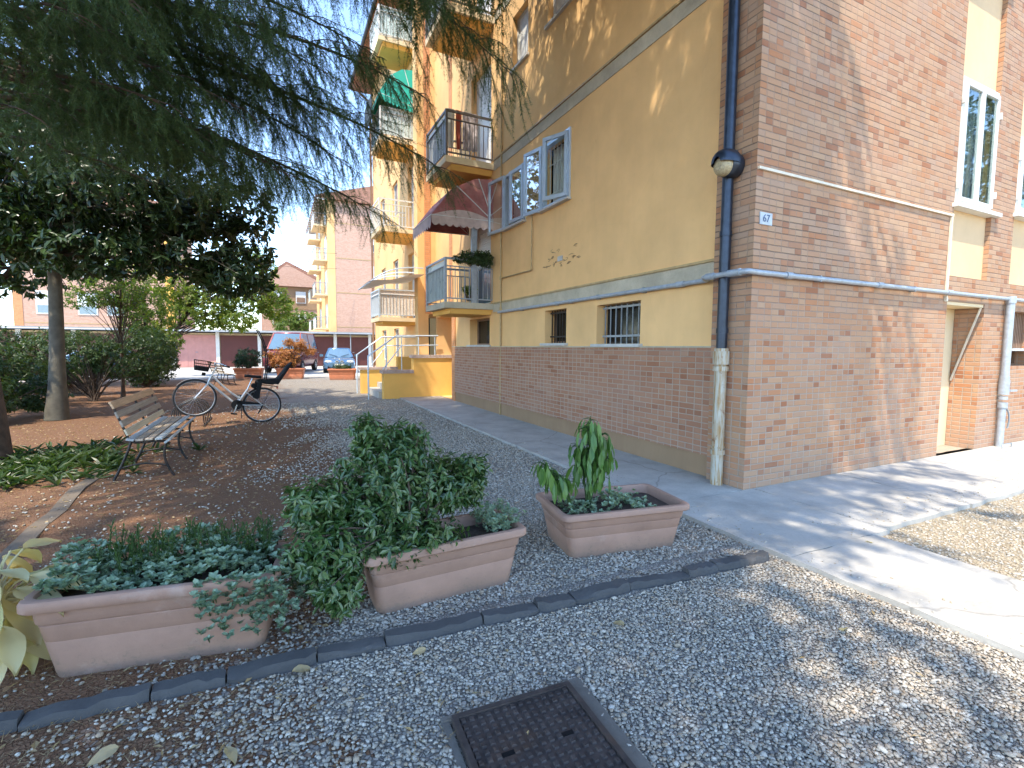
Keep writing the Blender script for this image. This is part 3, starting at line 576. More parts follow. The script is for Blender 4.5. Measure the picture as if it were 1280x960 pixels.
# ------- balconies
def balcony(y0, y1, z, x0, kind, lab, panel=None, sidepanel='frost', mat='grey_metal', top=.92, slabmat='band', soff='orange'):
    b = MB().box(x0, y0, z-.13, FX-.002, y1, z).build('balcony', slabmat, A); b['label'] = lab
    MB().prism([(y0+.06, z-.132), (y1-.06, z-.132), (y1-.12, z-.24), (y0+.12, z-.24)], 0, x0+.15, FX-.003).build('soffit', soff, b)
    mb = MB(); t = .018
    pts = [(FX-.02, y0+.03), (x0+.03, y0+.03), (x0+.03, y1-.03), (FX-.02, y1-.03)]
    for (p, q) in zip(pts, pts[1:]):
        for zz, h in ((z+top, .045), (z+top-.16, .02), (z+.08, .025)): mb.bar((*p, zz), (*q, zz), .035, h)
        L = math.dist(p, q); k = max(2, int(L/.105))
        for i in range(k+1):
            x_ = p[0]+(q[0]-p[0])*i/k; y_ = p[1]+(q[1]-p[1])*i/k; mb.box(x_-.007, y_-.007, z+.08, x_+.007, y_+.007, z+top-.15)
    for p in pts[1:3]: mb.box(p[0]-.025, p[1]-.025, z, p[0]+.025, p[1]+.025, z+top+.02)
    mb.build('railing', mat, b)
    if sidepanel: bx('side_panel', sidepanel, b, x0+.045, y0+.06, z+.10, x0+.052, y1-.06, z+top-.03)
    if panel: bx('front_panel', panel, b, x0+.06, y0+.045, z+.10, FX-.05, y0+.052, z+top-.03)
    return b
B1 = balcony(10.0, 11.45, 2.43, 3.27, 1, 'low balcony with frosted side panels, plants on its rail and a maroon awning')
mb = MB(); mb.box(3.9, 10.02, 2.43, 4.02, 10.10, 4.15); mb.build('awning_post', 'grey_metal', B1)
B2 = balcony(10.0, 11.45, 5.46, 3.30, 2, 'first floor balcony with laundry on a rack', sidepanel='canvas', mat='railing_dark', slabmat='cream')
B3 = balcony(10.0, 11.45, 8.50, 3.30, 3, 'second floor balcony with a bright orange soffit', sidepanel='frost', mat='railing_dark', slabmat='cream')
C1 = balcony(16.5, 18.0, 2.45, 3.12, 1, 'low balcony screened with a pale reed mat', panel='reed', sidepanel='reed', mat='alu', slabmat='cream')
C2 = balcony(16.5, 18.0, 5.40, 3.16, 2, 'balcony with plain white bars above the reed screened one', sidepanel=None, mat='white', slabmat='cream')
C3 = balcony(16.5, 18.0, 8.30, 3.22, 3, 'balcony with a pale green panel under the green awning', panel='frost', mat='white', slabmat='cream')
C4 = balcony(16.5, 18.0, 11.4, 3.22, 4, 'top balcony under the eave', panel='frost', mat='white', slabmat='cream')

# ---------------------------------------------------------------- things fixed to the block
def capote(name, label, prof, y0, y1, low, matA, matB, scal=.07):
    """hood awning: cloth over bent ribs, gussets at both ends, scalloped valance"""
    t = thing(name, label, 'awning', (FX, (y0+y1)/2, prof[0][1])); P = np.array(prof)
    ts = np.linspace(0, len(P)-1, 16); pr = np.column_stack([np.interp(ts, np.arange(len(P)), P[:, k]) for k in (0, 1)])
    mb = MB(); ny = 9
    mb.rings([np.column_stack([pr[:, 0], np.full(16, y), pr[:, 1]-.02*math.sin(math.pi*((i % 2)))]) for i, y in enumerate(np.linspace(y0, y1, ny))], close=False)
    mb.build('canopy_cloth', matA, t)
    for y, yn in ((y0, -1), (y1, 1)):
        mb = MB(); piv = np.array((FX-.02, y, low[1])); ring = [np.array((x, y, z)) for x, z in pr]
        mb.add([piv]+ring, [(0, i+1, i+2) for i in range(15)]); mb.build('gusset', matA, t)
    mb = MB(); n = 61
    xs, zs, ys = np.full(n, pr[-1, 0]), np.full(n, pr[-1, 1]), np.linspace(y0, y1, n)
    drop = .20+scal*np.abs(np.sin(np.linspace(0, 9*math.pi, n)))
    mb.rings([np.column_stack([xs, ys, zs]), np.column_stack([xs-.01, ys, zs-drop])], close=False)
    xs = np.linspace(FX-.02, pr[-1, 0], n); zt = np.interp(np.linspace(0, 1, n), [0, 1], [low[1], pr[-1, 1]])
    mb.rings([np.column_stack([xs, np.full(n, y0-.006), zt+.16*np.sin(np.linspace(0, math.pi, n))]), np.column_stack([xs, np.full(n, y0-.03), zt-drop*.8])], close=False)
    mb.build('valance', matB, t)
    mb = MB()
    for f_ in (.33, .66, 1.):
        i = int(15*f_)
        for y in (y0-.008, y1+.008): mb.tube([(FX-.02, y, low[1]), (pr[i, 0], y, pr[i, 1])], .011, 6)
        mb.tube([(pr[i, 0], y0, pr[i, 1]), (pr[i, 0], y1, pr[i, 1])], .011, 6)
    mb.build('awning_frame', 'white', t); return t
capote('hood_awning', 'faded maroon hood awning with scalloped edge over the low balcony', [(4.38, 5.12), (3.95, 5.06), (3.45, 4.80), (2.98, 4.20)], 9.98, 11.45, (0, 4.22), 'maroon', 'awn_grey')
capote('hood_awning', 'bright green hood awning high on the block near the roof', [(4.38, 10.55), (3.95, 10.48), (3.55, 10.2), (3.2, 9.6)], 16.45, 18.0, (0, 9.35), 'green_awn', 'green_awn')
mb = MB(); mb.add([(3.2, 16.5, 9.5), (3.2, 18, 9.5), (3.0, 18, 8.9), (3.0, 16.5, 8.9)], [(0, 1, 2, 3)]); mb.box(3.0, 16.6, 8.85, 3.02, 17.9, 9.6)
tag(mb.build('shade_net', 'net'), 'dark shade net hanging beside the green awning', 'shade net')
t = thing('arm_awning', 'white flat canopy with bent arms sticking out over the stairs', 'awning', (4.2, 15, 3.3))
R = [np.column_stack([np.linspace(2.35, 3.9, 9), np.full(9, y), np.linspace(3.22, 3.55, 9)+.03*np.sin(np.linspace(0, 9, 9)+y)]) for y in np.linspace(13.7, 15.6, 7)]
MB().rings(R, close=False).build('canopy_cloth', 'canvas', t)
mb = MB()
for y in (13.75, 14.7, 15.55): mb.tube(bez((2.35, y, 3.2), (2.9, y, 3.75), (3.86, y, 3.7), 9), .018, 6)
mb.tube([(2.35, 13.7, 3.2), (2.35, 15.6, 3.2)], .018, 6); mb.build('canopy_arms', 'alu', t)
# laundry on its rack
t = thing('drying_rack', 'folding drying rack standing on the first floor balcony', 'drying rack', (3.8, 10.5, 5.46))
mb = MB()
for x in (3.45, 4.15): mb.tube([(x, 10.3, 5.47), (x, 10.9, 6.5)], .01, 6); mb.tube([(x, 10.9, 5.47), (x, 10.3, 6.5)], .01, 6)
for y in np.linspace(10.3, 10.9, 6): mb.tube([(3.42, y, 6.5), (4.18, y, 6.5)], .006, 5)
mb.build('frame', 'white', t)
for k, (x0, x1, mt, lb) in enumerate([(3.42, 3.58, 'white', 'white shirt'), (3.60, 3.74, 'red_cloth', 'red cloth'), (3.76, 4.12, 'laundry', 'patterned sheet')]):
    n = 14; R = []
    for tt in np.linspace(0, 1, 8): xs = np.linspace(x0+.02*tt, x1-.02*tt, n); R.append(np.column_stack([xs, 10.22+.035*np.sin(xs*50+k)*tt, np.full(n, 6.52-.80*tt)]))
    tag(MB().rings(R, close=False).build('laundry', mt), lb+' hung to dry on the balcony rack', 'laundry', 'laundry on the balcony rack')
# house number plate
t = thing('house_number_plate', 'small white glazed plate with a blue 67 on the brick corner', 'house number', (4.465, SY-.01, 2.76))
bx('plate', 'tile_white', t, 4.375, SY-.012, 2.70, 4.555, SY-.001, 2.82)
cu_ = bpy.data.curves.new('digits', 'FONT'); cu_.body = '67'; cu_.size = .105; cu_.align_x = 'CENTER'; cu_.align_y = 'CENTER'; cu_.extrude = .0015
tmp = bpy.data.objects.new('digits_tmp', cu_); COL.objects.link(tmp); dg = bpy.context.evaluated_depsgraph_get()
me = bpy.data.meshes.new_from_object(tmp.evaluated_get(dg)); bpy.data.objects.remove(tmp)
dgt = bpy.data.objects.new('digits', me); COL.objects.link(dgt); me.materials.clear(); me.materials.append(M['ink']); dgt.parent = t; dgt.rotation_euler = (math.pi/2, 0, 0); dgt.location = (0, -.005, .0)
# bulkhead lamp on the pipe
t = thing('wall_lamp', 'oval hooded bulkhead lamp on the corner beside the dark pipe', 'lamp', (4.25, 3.60, 3.32))
def oval(y, z, ry, rz, x, n=28): a = np.arange(n)*2*math.pi/n; return np.column_stack([np.full(n, x), y+ry*np.cos(a), z+rz*np.sin(a)])
mb = MB(); mb.rings([oval(3.6, 3.32, .10, .115, 4.30), oval(3.6, 3.32, .115, .13, 4.24), oval(3.6, 3.32, .115, .13, 4.15), oval(3.6, 3.32, .105, .12, 4.135)], capa=True, capb=True); mb.build('housing', 'pipe_dark', t, sharp=35)
mb = MB(); mb.rings([oval(3.6, 3.30, .098, .105, 4.137), oval(3.6, 3.295, .095, .10, 4.09), oval(3.6, 3.29, .075, .08, 4.055), oval(3.6, 3.285, .04, .04, 4.04)], capb=True); mb.build('lens', 'lens', t)
n = 22; a = np.linspace(-.12, math.pi+.12, n); R = []
for tt in np.linspace(0, 1, 8): k = math.cos(tt*math.pi/2*.93)**.55; R.append(np.column_stack([np.full(n, 4.20-.185*math.sin(tt*math.pi/2)), 3.6+.128*k*np.cos(a), 3.325+.142*k*np.sin(a)]))
MB().rings(R, close=False).build('hood', 'pipe_dark', t)
# rainwater pipe at the corner: dark above, old cast pipe below
t = thing('rain_downpipe', 'dark round rainwater pipe running up the brick corner, rusty cream iron foot', 'downpipe', (4.25, 3.69, 0))
mb = MB(); mb.tube([(4.24, 3.65, 1.44), (4.24, 3.65, TOP)], .055, 16)
for z in (1.62, 2.62, 5.4, 8.4): mb.tube([(4.24, 3.65, z), (4.24, 3.65, z+.05)], .062, 16)
mb.build('upper_pipe', 'pipe_dark', t, sharp=40)
mb = MB(); mb.tube([(4.24, 3.65, GZ), (4.24, 3.65, 1.30)], .062, 16); mb.build('foot_pipe', 'cast', t, sharp=40)
for z, h, r in ((.33, .05, .075), (.40, .02, .07), (1.22, .05, .078), (1.29, .14, .082), (1.43, .03, .070)): MB().tube([(4.24, 3.65, z), (4.24, 3.65, z+h)], r, 16).build('collar', 'cast', t, sharp=40)
# gas pipe round the corner
def elbow_path(P, r=.05, k=5):
    P = [np.array(p, float) for p in P]; out = [P[0]]
    for a, b, c in zip(P, P[1:], P[2:]):
        d0 = unit(b-a); d1 = unit(c-b); out += list(bez(b-d0*r, b, b+d1*r, k))
    return out+[P[-1]]
t = thing('gas_pipe', 'long grey gas pipe running round the corner at head height', 'pipe', (4.33, 3.3, 2.22))
mb = MB(); mb.tube(elbow_path([(FX-.06, 9.6, 2.215), (FX-.06, 3.95, 2.215), (4.15, 3.85, 2.215), (4.15, 3.30, 2.215), (4.3, SY-.05, 2.215), (16, SY-.05, 2.235)]), .027, 12); mb.build('pipe', 'gas', t)
for p, q in (((FX-.06, 4.3, 2.215), (FX-.06, 4.42, 2.215)), ((4.15, 3.80, 2.215), (4.15, 3.70, 2.215)), ((4.15, 3.52, 2.215), (4.15, 3.38, 2.215)), ((4.75, SY-.05, 2.216), (4.84, SY-.05, 2.216)), ((8.02, SY-.05, 2.224), (8.14, SY-.05, 2.224)), ((FX-.06, 6.7, 2.215), (FX-.06, 6.8, 2.215)), ((6.4, SY-.05, 2.22), (6.5, SY-.05, 2.22))): MB().tube([p, q], .036, 12).build('coupling', 'gas', t, sharp=40)
mb = MB()
for y in (5, 6, 7.2, 8.5): mb.box(FX-.075, y, 2.18, FX-.001, y+.02, 2.25)
for x in (5.3, 7.2, 9.1): mb.box(x, SY-.07, 2.185, x+.02, SY-.001, 2.25)
mb.build('clip', 'grey_metal', t)
t = thing('gas_riser', 'white painted vertical gas pipe with a valve rising from the path', 'pipe', (9.85, SY-.08, 0))
mb = MB(); mb.tube([(9.86, SY-.07, 2.22), (9.86, SY-.07, 1.0)], .05, 14); mb.tube([(9.86, SY-.07, 0), (9.86, SY-.07, .62)], .045, 14); mb.build('pipe', 'gas', t)
for z, h, r in ((.6, .08, .06), (.72, .05, .055), (.8, .22, .065), (1.02, .06, .058), (2.16, .1, .06)): MB().tube([(9.86, SY-.07, z), (9.86, SY-.07, z+h)], r, 14).build('coupling', 'gas', t, sharp=40)
MB().bar((9.86, SY-.14, .86), (10.05, SY-.15, .86), .02, .03).build('valve_handle', 'gas', t)
mb = MB(); mb.tube([(9.70, SY-.16, 0.004), (9.70, SY-.16, .06), (10.0, SY-.16, .06), (10.0, SY-.16, .004)], .008, 6); mb.tube(bez((9.86, SY-.1, .62), (10.0, SY-.14, .5), (9.99, SY-.1, .28)), .012, 6); mb.build('bracket', 'grey_metal', t)
# thin ochre gas branch on the west wall
t = thing('branch_pipe', 'thin ochre pipe climbing the stucco wall beside the blue windows', 'pipe', (FX, 9.5, 2.2))
mb = MB(); mb.tube([(FX-.03, 9.54, .0), (FX-.03, 9.54, 5.36), (FX-.03, 9.54, 12)], .018, 8); mb.tube(elbow_path([(FX-.04, 9.54, 2.93), (FX-.04, 8.14, 2.91), (FX-.04, 8.14, 3.92)]), .013, 8); mb.build('pipe', 'gas_brown', t)
mb = MB()
for z in (2.9, 5.6, 2.25): mb.tube([(FX-.03, 9.54, z), (FX-.03, 9.54, z+.07)], .03, 8)
mb.build('fitting', 'gas_brown', t)
t = thing('cable_conduit', 'slim cream cable conduit crossing the brick wall and dropping beside the window', 'conduit', (4.3, SY, 3.2))
mb = MB(); mb.box(4.32, SY-.026, 3.225, 8.11, SY-.001, 3.25); mb.box(8.085, SY-.027, 2.12, 8.112, SY-.002, 3.224); mb.build('duct', 'conduit', t)
mb = MB(); mb.box(8.08, SY-.031, 2.11, 8.118, SY-.0015, 2.16); mb.box(8.08, SY-.031, 3.22, 8.118, SY-.0015, 3.256); mb.build('end_piece', 'conduit', t)
# torn render patch on the west wall, with exposed grey filler
mb = MB()
for k in range(16):
    y, z = 7.16+random.uniform(-.55, .5), 2.98+random.uniform(-.14, .13); P = [(FX-.003, y, z)]
    for q in range(6): P.append((FX-.003, P[-1][1]+random.uniform(.01, .07)*random.choice((-1, 1, 1)), P[-1][2]+random.uniform(-.025, .025)))
    mb.tube(P, random.uniform(.003, .007), 4)
mb.build('flaking_render', 'stucco_plinth', A)
bx('junction_box', 'sill', A, FX-.02, 7.10, 2.93, FX-.001, 7.24, 3.01)
# ---------------------------------------------------------------- garages and houses behind
gr = thing('garage_row', 'low row of garages with maroon doors and a grey sheet roof across the yard', 'garages', (-5, 40, GZ))
MB().box(-27.5, 40.25, GZ, 8.4, 45.2, 2.36).build('wall', 'cream', gr)
mb = MB(); mb.prism([(39.55, 2.44), (39.55, 2.60), (45.3, 2.72), (45.3, 2.44)], 0, -27.8, 8.7); mb.build('roof', 'grey_roof', gr)
x = -27.2; k = 0
while x < 7.5:
    d = MB(); nn = 11
    for i in range(nn): d.box(x+.14+i*.214, 40.10+.012*(i % 2), GZ+.02, x+.14+(i+1)*.214, 40.2, 2.22)
    d = d.build('garage_door', 'garage_sunlit' if k in (8,) else 'garage', gr)
    if k == 8: d['label'] = 'door coloured dusty pink for the sunlight on it'
    bx('door_handle', 'grey_metal', d, x+1.25, 40.07, 1.0, x+1.4, 40.1, 1.04)
    bx('pillar', 'white', gr, x-.14, 40.02, GZ, x+.08, 40.25, 2.42); x += 2.62; k += 1
mb = MB(); mb.tube([(-27.6, 39.5, 2.47), (8.5, 39.5, 2.47)], .06, 6); mb.build('gutter', 'grey_metal', gr)
for x in (-.1, 5.3): MB().tube([(x, 39.6, 2.45), (x, 39.6, GZ)], .04, 6).build('downpipe', 'grey_metal', gr)

def far_block(name, label, x0, x1, y0, y1, h, wallm, side='orange', balc=(), winx=(), nfl=4, rafters=False):
    b = thing(name, label, 'building', ((x0+x1)/2, y0, GZ)); fh = 3.05
    MB().box(x0, y0, GZ, x1, y1, h).build('wall', wallm, b)
    bx('corner_strip', side, b, x0-.03, y0-.03, GZ, x0+.55, y1+.02, h-.01)
    mb = MB(); mb.prism([(x0-1.0, h), (x0-1.0, h+.18), ((x0+x1)/2, h+2.2), (x1+1.0, h+.18), (x1+1.0, h)], 1, y0-.35, y1+.5); mb.build('roof', 'tile', b)
    if rafters:
        mb = MB(); n = 16
        for i in range(n): y = y0-.3+(y1-y0+.6)*i/(n-1); mb.box(x0-.98, y-.07, h-.16, x0-.04, y+.07, h-.005)
        mb.build('rafters', 'white', b)
    mb = MB()
    for i in range(1, nfl): mb.box(x0+.6, y0-.015, i*fh+.15, x1-.01, y0-.002, i*fh+.22)
    mb.build('floor_line', 'gas_brown', b)
    for wx in winx:
        for i in range(nfl):
            z = i*fh+1.0; f = bx('window', 'white', b, wx-.65, y0-.05, z-.1, wx+.65, y0-.004, z+1.75); bx('pane', 'carglass', f, wx-.56, y0-.06, z, wx+.56, y0-.052, z+1.65)
            bx('shutter', 'canvas', f, wx-.56, y0-.075, z+.6, wx+.56, y0-.062, z+1.65)
    for by in balc:
        for i in range(1, nfl):
            z = i*fh+.1; s = bx('balcony', 'cream', b, x0-1.15, by, z-.14, x0-.04, by+3.0, z)
            mb = MB(); mb.box(x0-1.15, by, z+.95, x0-1.1, by+3, z+1.0); mb.box(x0-1.15, by, z+.95, x0-.04, by+.05, z+1.0)
            for q in range(9): mb.box(x0-1.14+q*.13, by+.01, z, x0-1.12+q*.13, by+.03, z+.95)
            mb.build('railing', 'grey_metal', s); bx('screen', 'frost' if i == 2 else 'canvas', s, x0-1.11, by+.06, z+.05, x0-1.09, by+2.95, z+.9)
            bx('balcony_door', 'shutter', b, x0-.06, by+.4, z, x0-.035, by+2.2, z+2.2)
    return b
fb = far_block('brick_apartment_house', 'tall pale pink brick apartment house with white rafters under its eave, behind the garages', 4.45, 16, 46.2, 60, 14.3, 'brick_far', 'stucco', (47.0, 53.5), (8.75,), 5, True)
mb = MB(); mb.add([(5.2, 46.18, 5.9), (5.9, 46.18, 4.4), (6.3, 46.18, 4.7), (5.8, 46.18, 5.9)], [(0, 1, 2, 3)])
lb = far_block('pale_apartment_house', 'pale brick apartment house half hidden behind the magnolia crown', -18.5, -7.9, 52, 64, 13.0, 'brick_far', 'brick_orange', (), (-13.9, -12.0, -16.5), 4)
bx('orange_pilaster', 'orange', lb, -8.5, 51.9, GZ, -7.88, 51.99, 12.9)
hs = thing('gabled_house', 'distant house with a low clay roof and brown shutters above the garages', 'house', (2, 70, GZ))
MB().box(-1.5, 70, GZ, 7, 80, 9.2).build('wall', 'brick_far', hs); MB().box(-1.55, 69.9, 6.3, 7.05, 69.98, 9.2).build('upper_wall', 'stucco_plinth', hs)
MB().prism([(-2.1, 9.2), (-2.1, 9.5), (1.6, 12.4), (7.6, 9.5), (7.6, 9.2)], 1, 69.5, 80.5).build('roof', 'tile', hs); MB().prism([(-1.4, 9.21), (1.6, 12.0), (6.9, 9.21)], 1, 69.45, 69.49).build('gable', 'brick_far', hs)
for z in (4.2, 7.1):
    for x in (3.2, .4): f = bx('window', 'white', hs, x-.6, 69.80, z, x+.6, 69.89, z+1.5); bx('shutter', 'wood', f, x-.5, 69.76, z+.1, x+.5, 69.79, z+.75)
for i, (z, lab) in enumerate(((9.5, 'upper thin overhead wire crossing the sky gap'), (8.2, 'lower thin overhead wire crossing the sky gap'))):
    t = np.linspace(0, 1, 12); tag(MB().tube(np.column_stack([-9+14*t, 38+7*t, z-.5*4*t*(1-t)]), .012, 5).build('overhead_wire', 'black'), lab, 'wire', 'overhead wires')

# ---------------------------------------------------------------- cars
def wheel(parent, x, y, r, wd):
    s = 1 if y > 0 else -1; a = np.arange(24)*2*math.pi/24
    def ring(rr, yy): return np.column_stack([x+rr*np.cos(a), np.full(24, yy), r+rr*np.sin(a)])
    w_ = MB().rings([ring(r*.66, y-s*wd), ring(r*.95, y-s*wd), ring(r, y-s*wd*.85), ring(r, y-s*wd*.15), ring(r*.95, y), ring(r*.64, y-s*.01)]).build('wheel', 'tyre', parent, world=False)
    mb = MB(); mb.rings([ring(r*.66, y-s*.02), ring(r*.60, y-s*.03), ring(r*.2, y-s*.01), ring(r*.01, y-s*.0)])
    for k in range(5):
        q = 2*math.pi*k/5; mb.bar((x+.12*r*math.cos(q), y+s*.004, r+.12*r*math.sin(q)), (x+.62*r*math.cos(q), y-s*.006, r+.62*r*math.sin(q)), .05, .02, (0, 1, 0))
    mb.build('rim', 'chrome', w_, world=False); return w_
def car(name, label, paint, loc, rz, L, W, H, belt, stations, cabin, suv=False):
    """front towards -x of the car; stations (x, half width, z low, z high) of the hull; cabin (x low, x high, half width low/high)"""
    c = thing(name, label, 'car', loc, (0, 0, rz)); R = []; n = 16
    for (x, hw, z0, z1) in stations:
        ring = []
        for k in range(n):
            a = 2*math.pi*k/n; ca, sa = math.cos(a), math.sin(a); e = .45
            ring.append((x, hw*math.copysign(abs(ca)**e, ca), (z0+z1)/2+(z1-z0)/2*math.copysign(abs(sa)**e, sa)))
        R.append(np.array(ring))
    MB().rings(R, capa=True, capb=True).build('body', paint, c, world=False, sharp=50)
    (xf0, xf1, xr1, xr0, hb, ht) = cabin; z0, z1 = belt-.03, H-.05
    def sec(t, k=1.): x0_ = xf0+(xf1-xf0)*t; x1_ = xr0+(xr1-xr0)*t; h_ = hb+(ht-hb)*t; return x0_, x1_, h_*k, z0+(z1-z0)*t
    mb = MB(); q = []
    for t in (0, 1):
        a, b, h_, z = sec(t); q.append(np.array([(a+.12, -h_*.92, z), (a, -h_*.5, z), (a-.03, 0, z), (a, h_*.5, z), (a+.12, h_*.92, z), (a+.3, h_, z), (b-.2, h_, z), (b, h_*.8, z), (b+.02, 0, z), (b, -h_*.8, z), (b-.2, -h_, z), (a+.3, -h_, z)]))
    mb.rings(q, smooth=True); mb.build('windows', 'carglass', c, world=False, sharp=30)
    a, b, h_, z = sec(1); mb = MB(); pp = q[1].copy(); cen = pp.mean(0); up1 = pp.copy(); up1[:, 2] += .02; up2 = cen+(pp-cen)*np.array((.88, .88, 1)); up2[:, 2] += .055; lo = cen+(pp-cen)*1.02; lo[:, 2] -= .03
    mb.rings([lo, cen+(up1-cen)*np.array((1.015, 1.015, 1)), up2], capb=True); mb.build('roof', paint, c, world=False)
    mb = MB()
    for s in (-1, 1):
        for i in (0, 6, 7): p, p2 = q[0][i].copy(), q[1][i].copy(); p[1] = abs(p[1])*s*1.01; p2[1] = abs(p2[1])*s*1.01; mb.bar(p, p2, .07, .05, (1, 0, 0))
        xm = (xf0+xr0)/2; mb.bar((xm, s*hb*1.005, z0), (xm, s*ht*1.005, z1), .08, .03, (0, 1, 0))
    mb.build('pillars', paint, c, world=False)
    xw = (stations[0][0]+.85, stations[-1][0]-.85); r = .36 if suv else .32
    for x in xw:
        for s in (-1, 1): wheel(c, x, s*(W/2-.01), r, .22)
    x0 = stations[1][0]-.03
    for s in (-1, 1):
        hz = .92 if suv else .66; a = np.arange(16)*2*math.pi/16
        hl = MB().rings([np.column_stack([np.full(16, x0+.10+(s*0)), s*(W/2-.30)+.21*np.cos(a), hz+.085*np.sin(a)]), np.column_stack([np.full(16, x0-.0), s*(W/2-.30)+.20*np.cos(a), hz+.08*np.sin(a)]), np.column_stack([np.full(16, x0-.03), s*(W/2-.30)+.1*np.cos(a), hz+.04*np.sin(a)])], capb=True).build('headlight', 'lamp', c, world=False)
        bx_ = MB().obox((xf0+.35, s*(W/2+.09), belt+.06), (.12, .2, .14), np.eye(3)).build('wing_mirror', paint if not suv else 'black', c, world=False)
        MB().box(x0-.02, s*(W/2-.42)-.1, .33, x0+.02, s*(W/2-.42)+.1, .41).build('fog_light', 'lamp', c, world=False)
    if suv:
        MB().box(x0-.035, -.50, .74, x0+.0, .50, .96).build('grille', 'black', c, world=False)
    else:
        for s in (-1, 1):
            a = np.arange(14)*2*math.pi/14; g = MB().rings([np.column_stack([np.full(14, x0-.01), s*.13+.105*np.cos(a), .665+.075*np.sin(a)]), np.column_stack([np.full(14, x0-.045), s*.13+.10*np.cos(a), .665+.07*np.sin(a)])], capb=True).build('kidney_grille', 'chrome', c, world=False)
            mb = MB()
            for k in range(7): mb.box(x0-.052, s*.13-.075+k*.023, .61, x0-.046, s*.13-.063+k*.023, .72)
            mb.build('grille_bars', 'black', g, world=False)
        a = np.arange(14)*2*math.pi/14; MB().rings([np.column_stack([x0-.0+0*a, .05*np.cos(a), .80+.05*np.sin(a)]), np.column_stack([x0-.02+0*a, .045*np.cos(a), .80+.045*np.sin(a)])], capb=True).build('bonnet_badge', 'chrome', c, world=False)
    MB().box(x0-.03, -.62, .26, x0+.02, .62, .40).build('lower_intake', 'black', c, world=False)
    MB().box(x0-.045, -.26, .43, x0-.02, .26, .54).build('number_plate', 'white', c, world=False)
    for s in (-1, 1): MB().bar((xf0-.05, s*.1, belt+.0), (xf0+.20, s*.55, belt+.14), .03, .02).build('wiper', 'black', c, world=False)
    return c
sed = [(-2.1, .55, .30, .62), (-2.04, .78, .24, .70), (-1.8, .86, .2, .80), (-1.0, .88, .19, .90), (.0, .885, .18, .94), (1.2, .88, .19, .96), (1.9, .84, .24, .94), (2.1, .66, .34, .86)]
car('parked_car', 'silver blue saloon with twin kidney grille parked nose out by the stairs', 'carblue', (3.45, 30.9, GZ), math.radians(84), 4.2, 1.76, 1.42, .93, sed, (-.98, -.20, 1.15, 1.72, .80, .60))
suvst = [(-2.4, .66, .40, 1.0), (-2.33, .92, .30, 1.12), (-2.05, .98, .26, 1.22), (-1.5, 1.0, .25, 1.34), (0, 1.0, .24, 1.40), (1.6, 1.0, .25, 1.41), (2.2, .99, .30, 1.40), (2.4, .86, .4, 1.30)]
car('parked_van', 'dark red minibus with a big windscreen parked nose out behind the planters', 'carred', (.92, 32.2, GZ), math.radians(73), 4.8, 2.02, 2.32, 1.38, suvst, (-1.75, -1.0, 2.2, 2.36, .95, .78), True)
car('parked_car', 'blue car glimpsed through the gaps of the hedge', 'carblue', (-7.4, 27.5, GZ), math.radians(15), 4.2, 1.76, 1.42, .93, sed, (-.98, -.20, 1.15, 1.72, .80, .60))

# ---------------------------------------------------------------- planters
def rrect(hx, hy, z, r=.05, k=6):
    r = min(r, hx*.9, hy*.9); out = []
    for (sx, sy, a0) in ((1, 1, 0), (-1, 1, 90), (-1, -1, 180), (1, -1, 270)):
        for i in range(k+1): a = math.radians(a0+90*i/k); out.append((sx*(hx-r)+r*math.cos(a), sy*(hy-r)+r*math.sin(a), z))
    return np.array(out)
PROF = [(-.072, .0), (-.070, .008), (-.0475, .160), (-.0485, .163), (-.0465, .166), (-.0365, .232), (-.0405, .236), (-.0335, .240), (-.030, .244), (-.024, .294), (-.018, .299), (-.003, .300), (.004, .308), (.004, .335), (-.002, .346), (-.014, .350), (-.030, .348), (-.036, .340), (-.042, .300), (-.055, .20)]
def planter(label, loc, rz, L, W, h, mat, group):
    t = thing('planter', label, 'planter', loc, (0, 0, rz), group); k = h/.35
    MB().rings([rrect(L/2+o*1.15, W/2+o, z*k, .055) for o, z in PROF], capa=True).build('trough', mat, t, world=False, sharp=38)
    R = rrect(L/2-.05, W/2-.045, h*.80); c = MB(); n = len(R); g = [R]
    for f in (.7, .4, .1): q = R*np.array((f, f, 1)); q[:, 2] += RNG.normal(0, .008, n)+.015; g.append(q)
    c.rings(g, capb=True); c.build('soil', 'soil', t, world=False); return t
planter('long dusty terracotta trough nearest the picture corner, full of blue green succulents', (-.49, 2.82, GZ), math.radians(-9.2), 1.02, .43, .395, 'terr', 'terracotta planters along the kerb')
planter('dusty terracotta trough almost hidden by a big glossy shrub', (.888, 2.80, GZ), math.radians(2.7), 1.0, .42, .37, 'terr', 'terracotta planters along the kerb')
planter('dusty terracotta trough with drooping laurel leaves, next to the footpath', (2.30, 2.965, GZ), math.radians(-9), 1.03, .60, .34, 'terr', 'terracotta planters along the kerb')
for x, y, lb in ((-1.1, 25.2, 'orange terracotta trough holding a dark bushy conifer'), (.62, 24.6, 'orange terracotta trough holding a dried out maple'), (2.72, 23.2, 'orange terracotta trough with low greenery in front of the blue saloon')):
    planter(lb, (x, y, GZ), math.radians(-13), 1.22, .55, .5, 'terr2', 'orange planters at the end of the gravel')

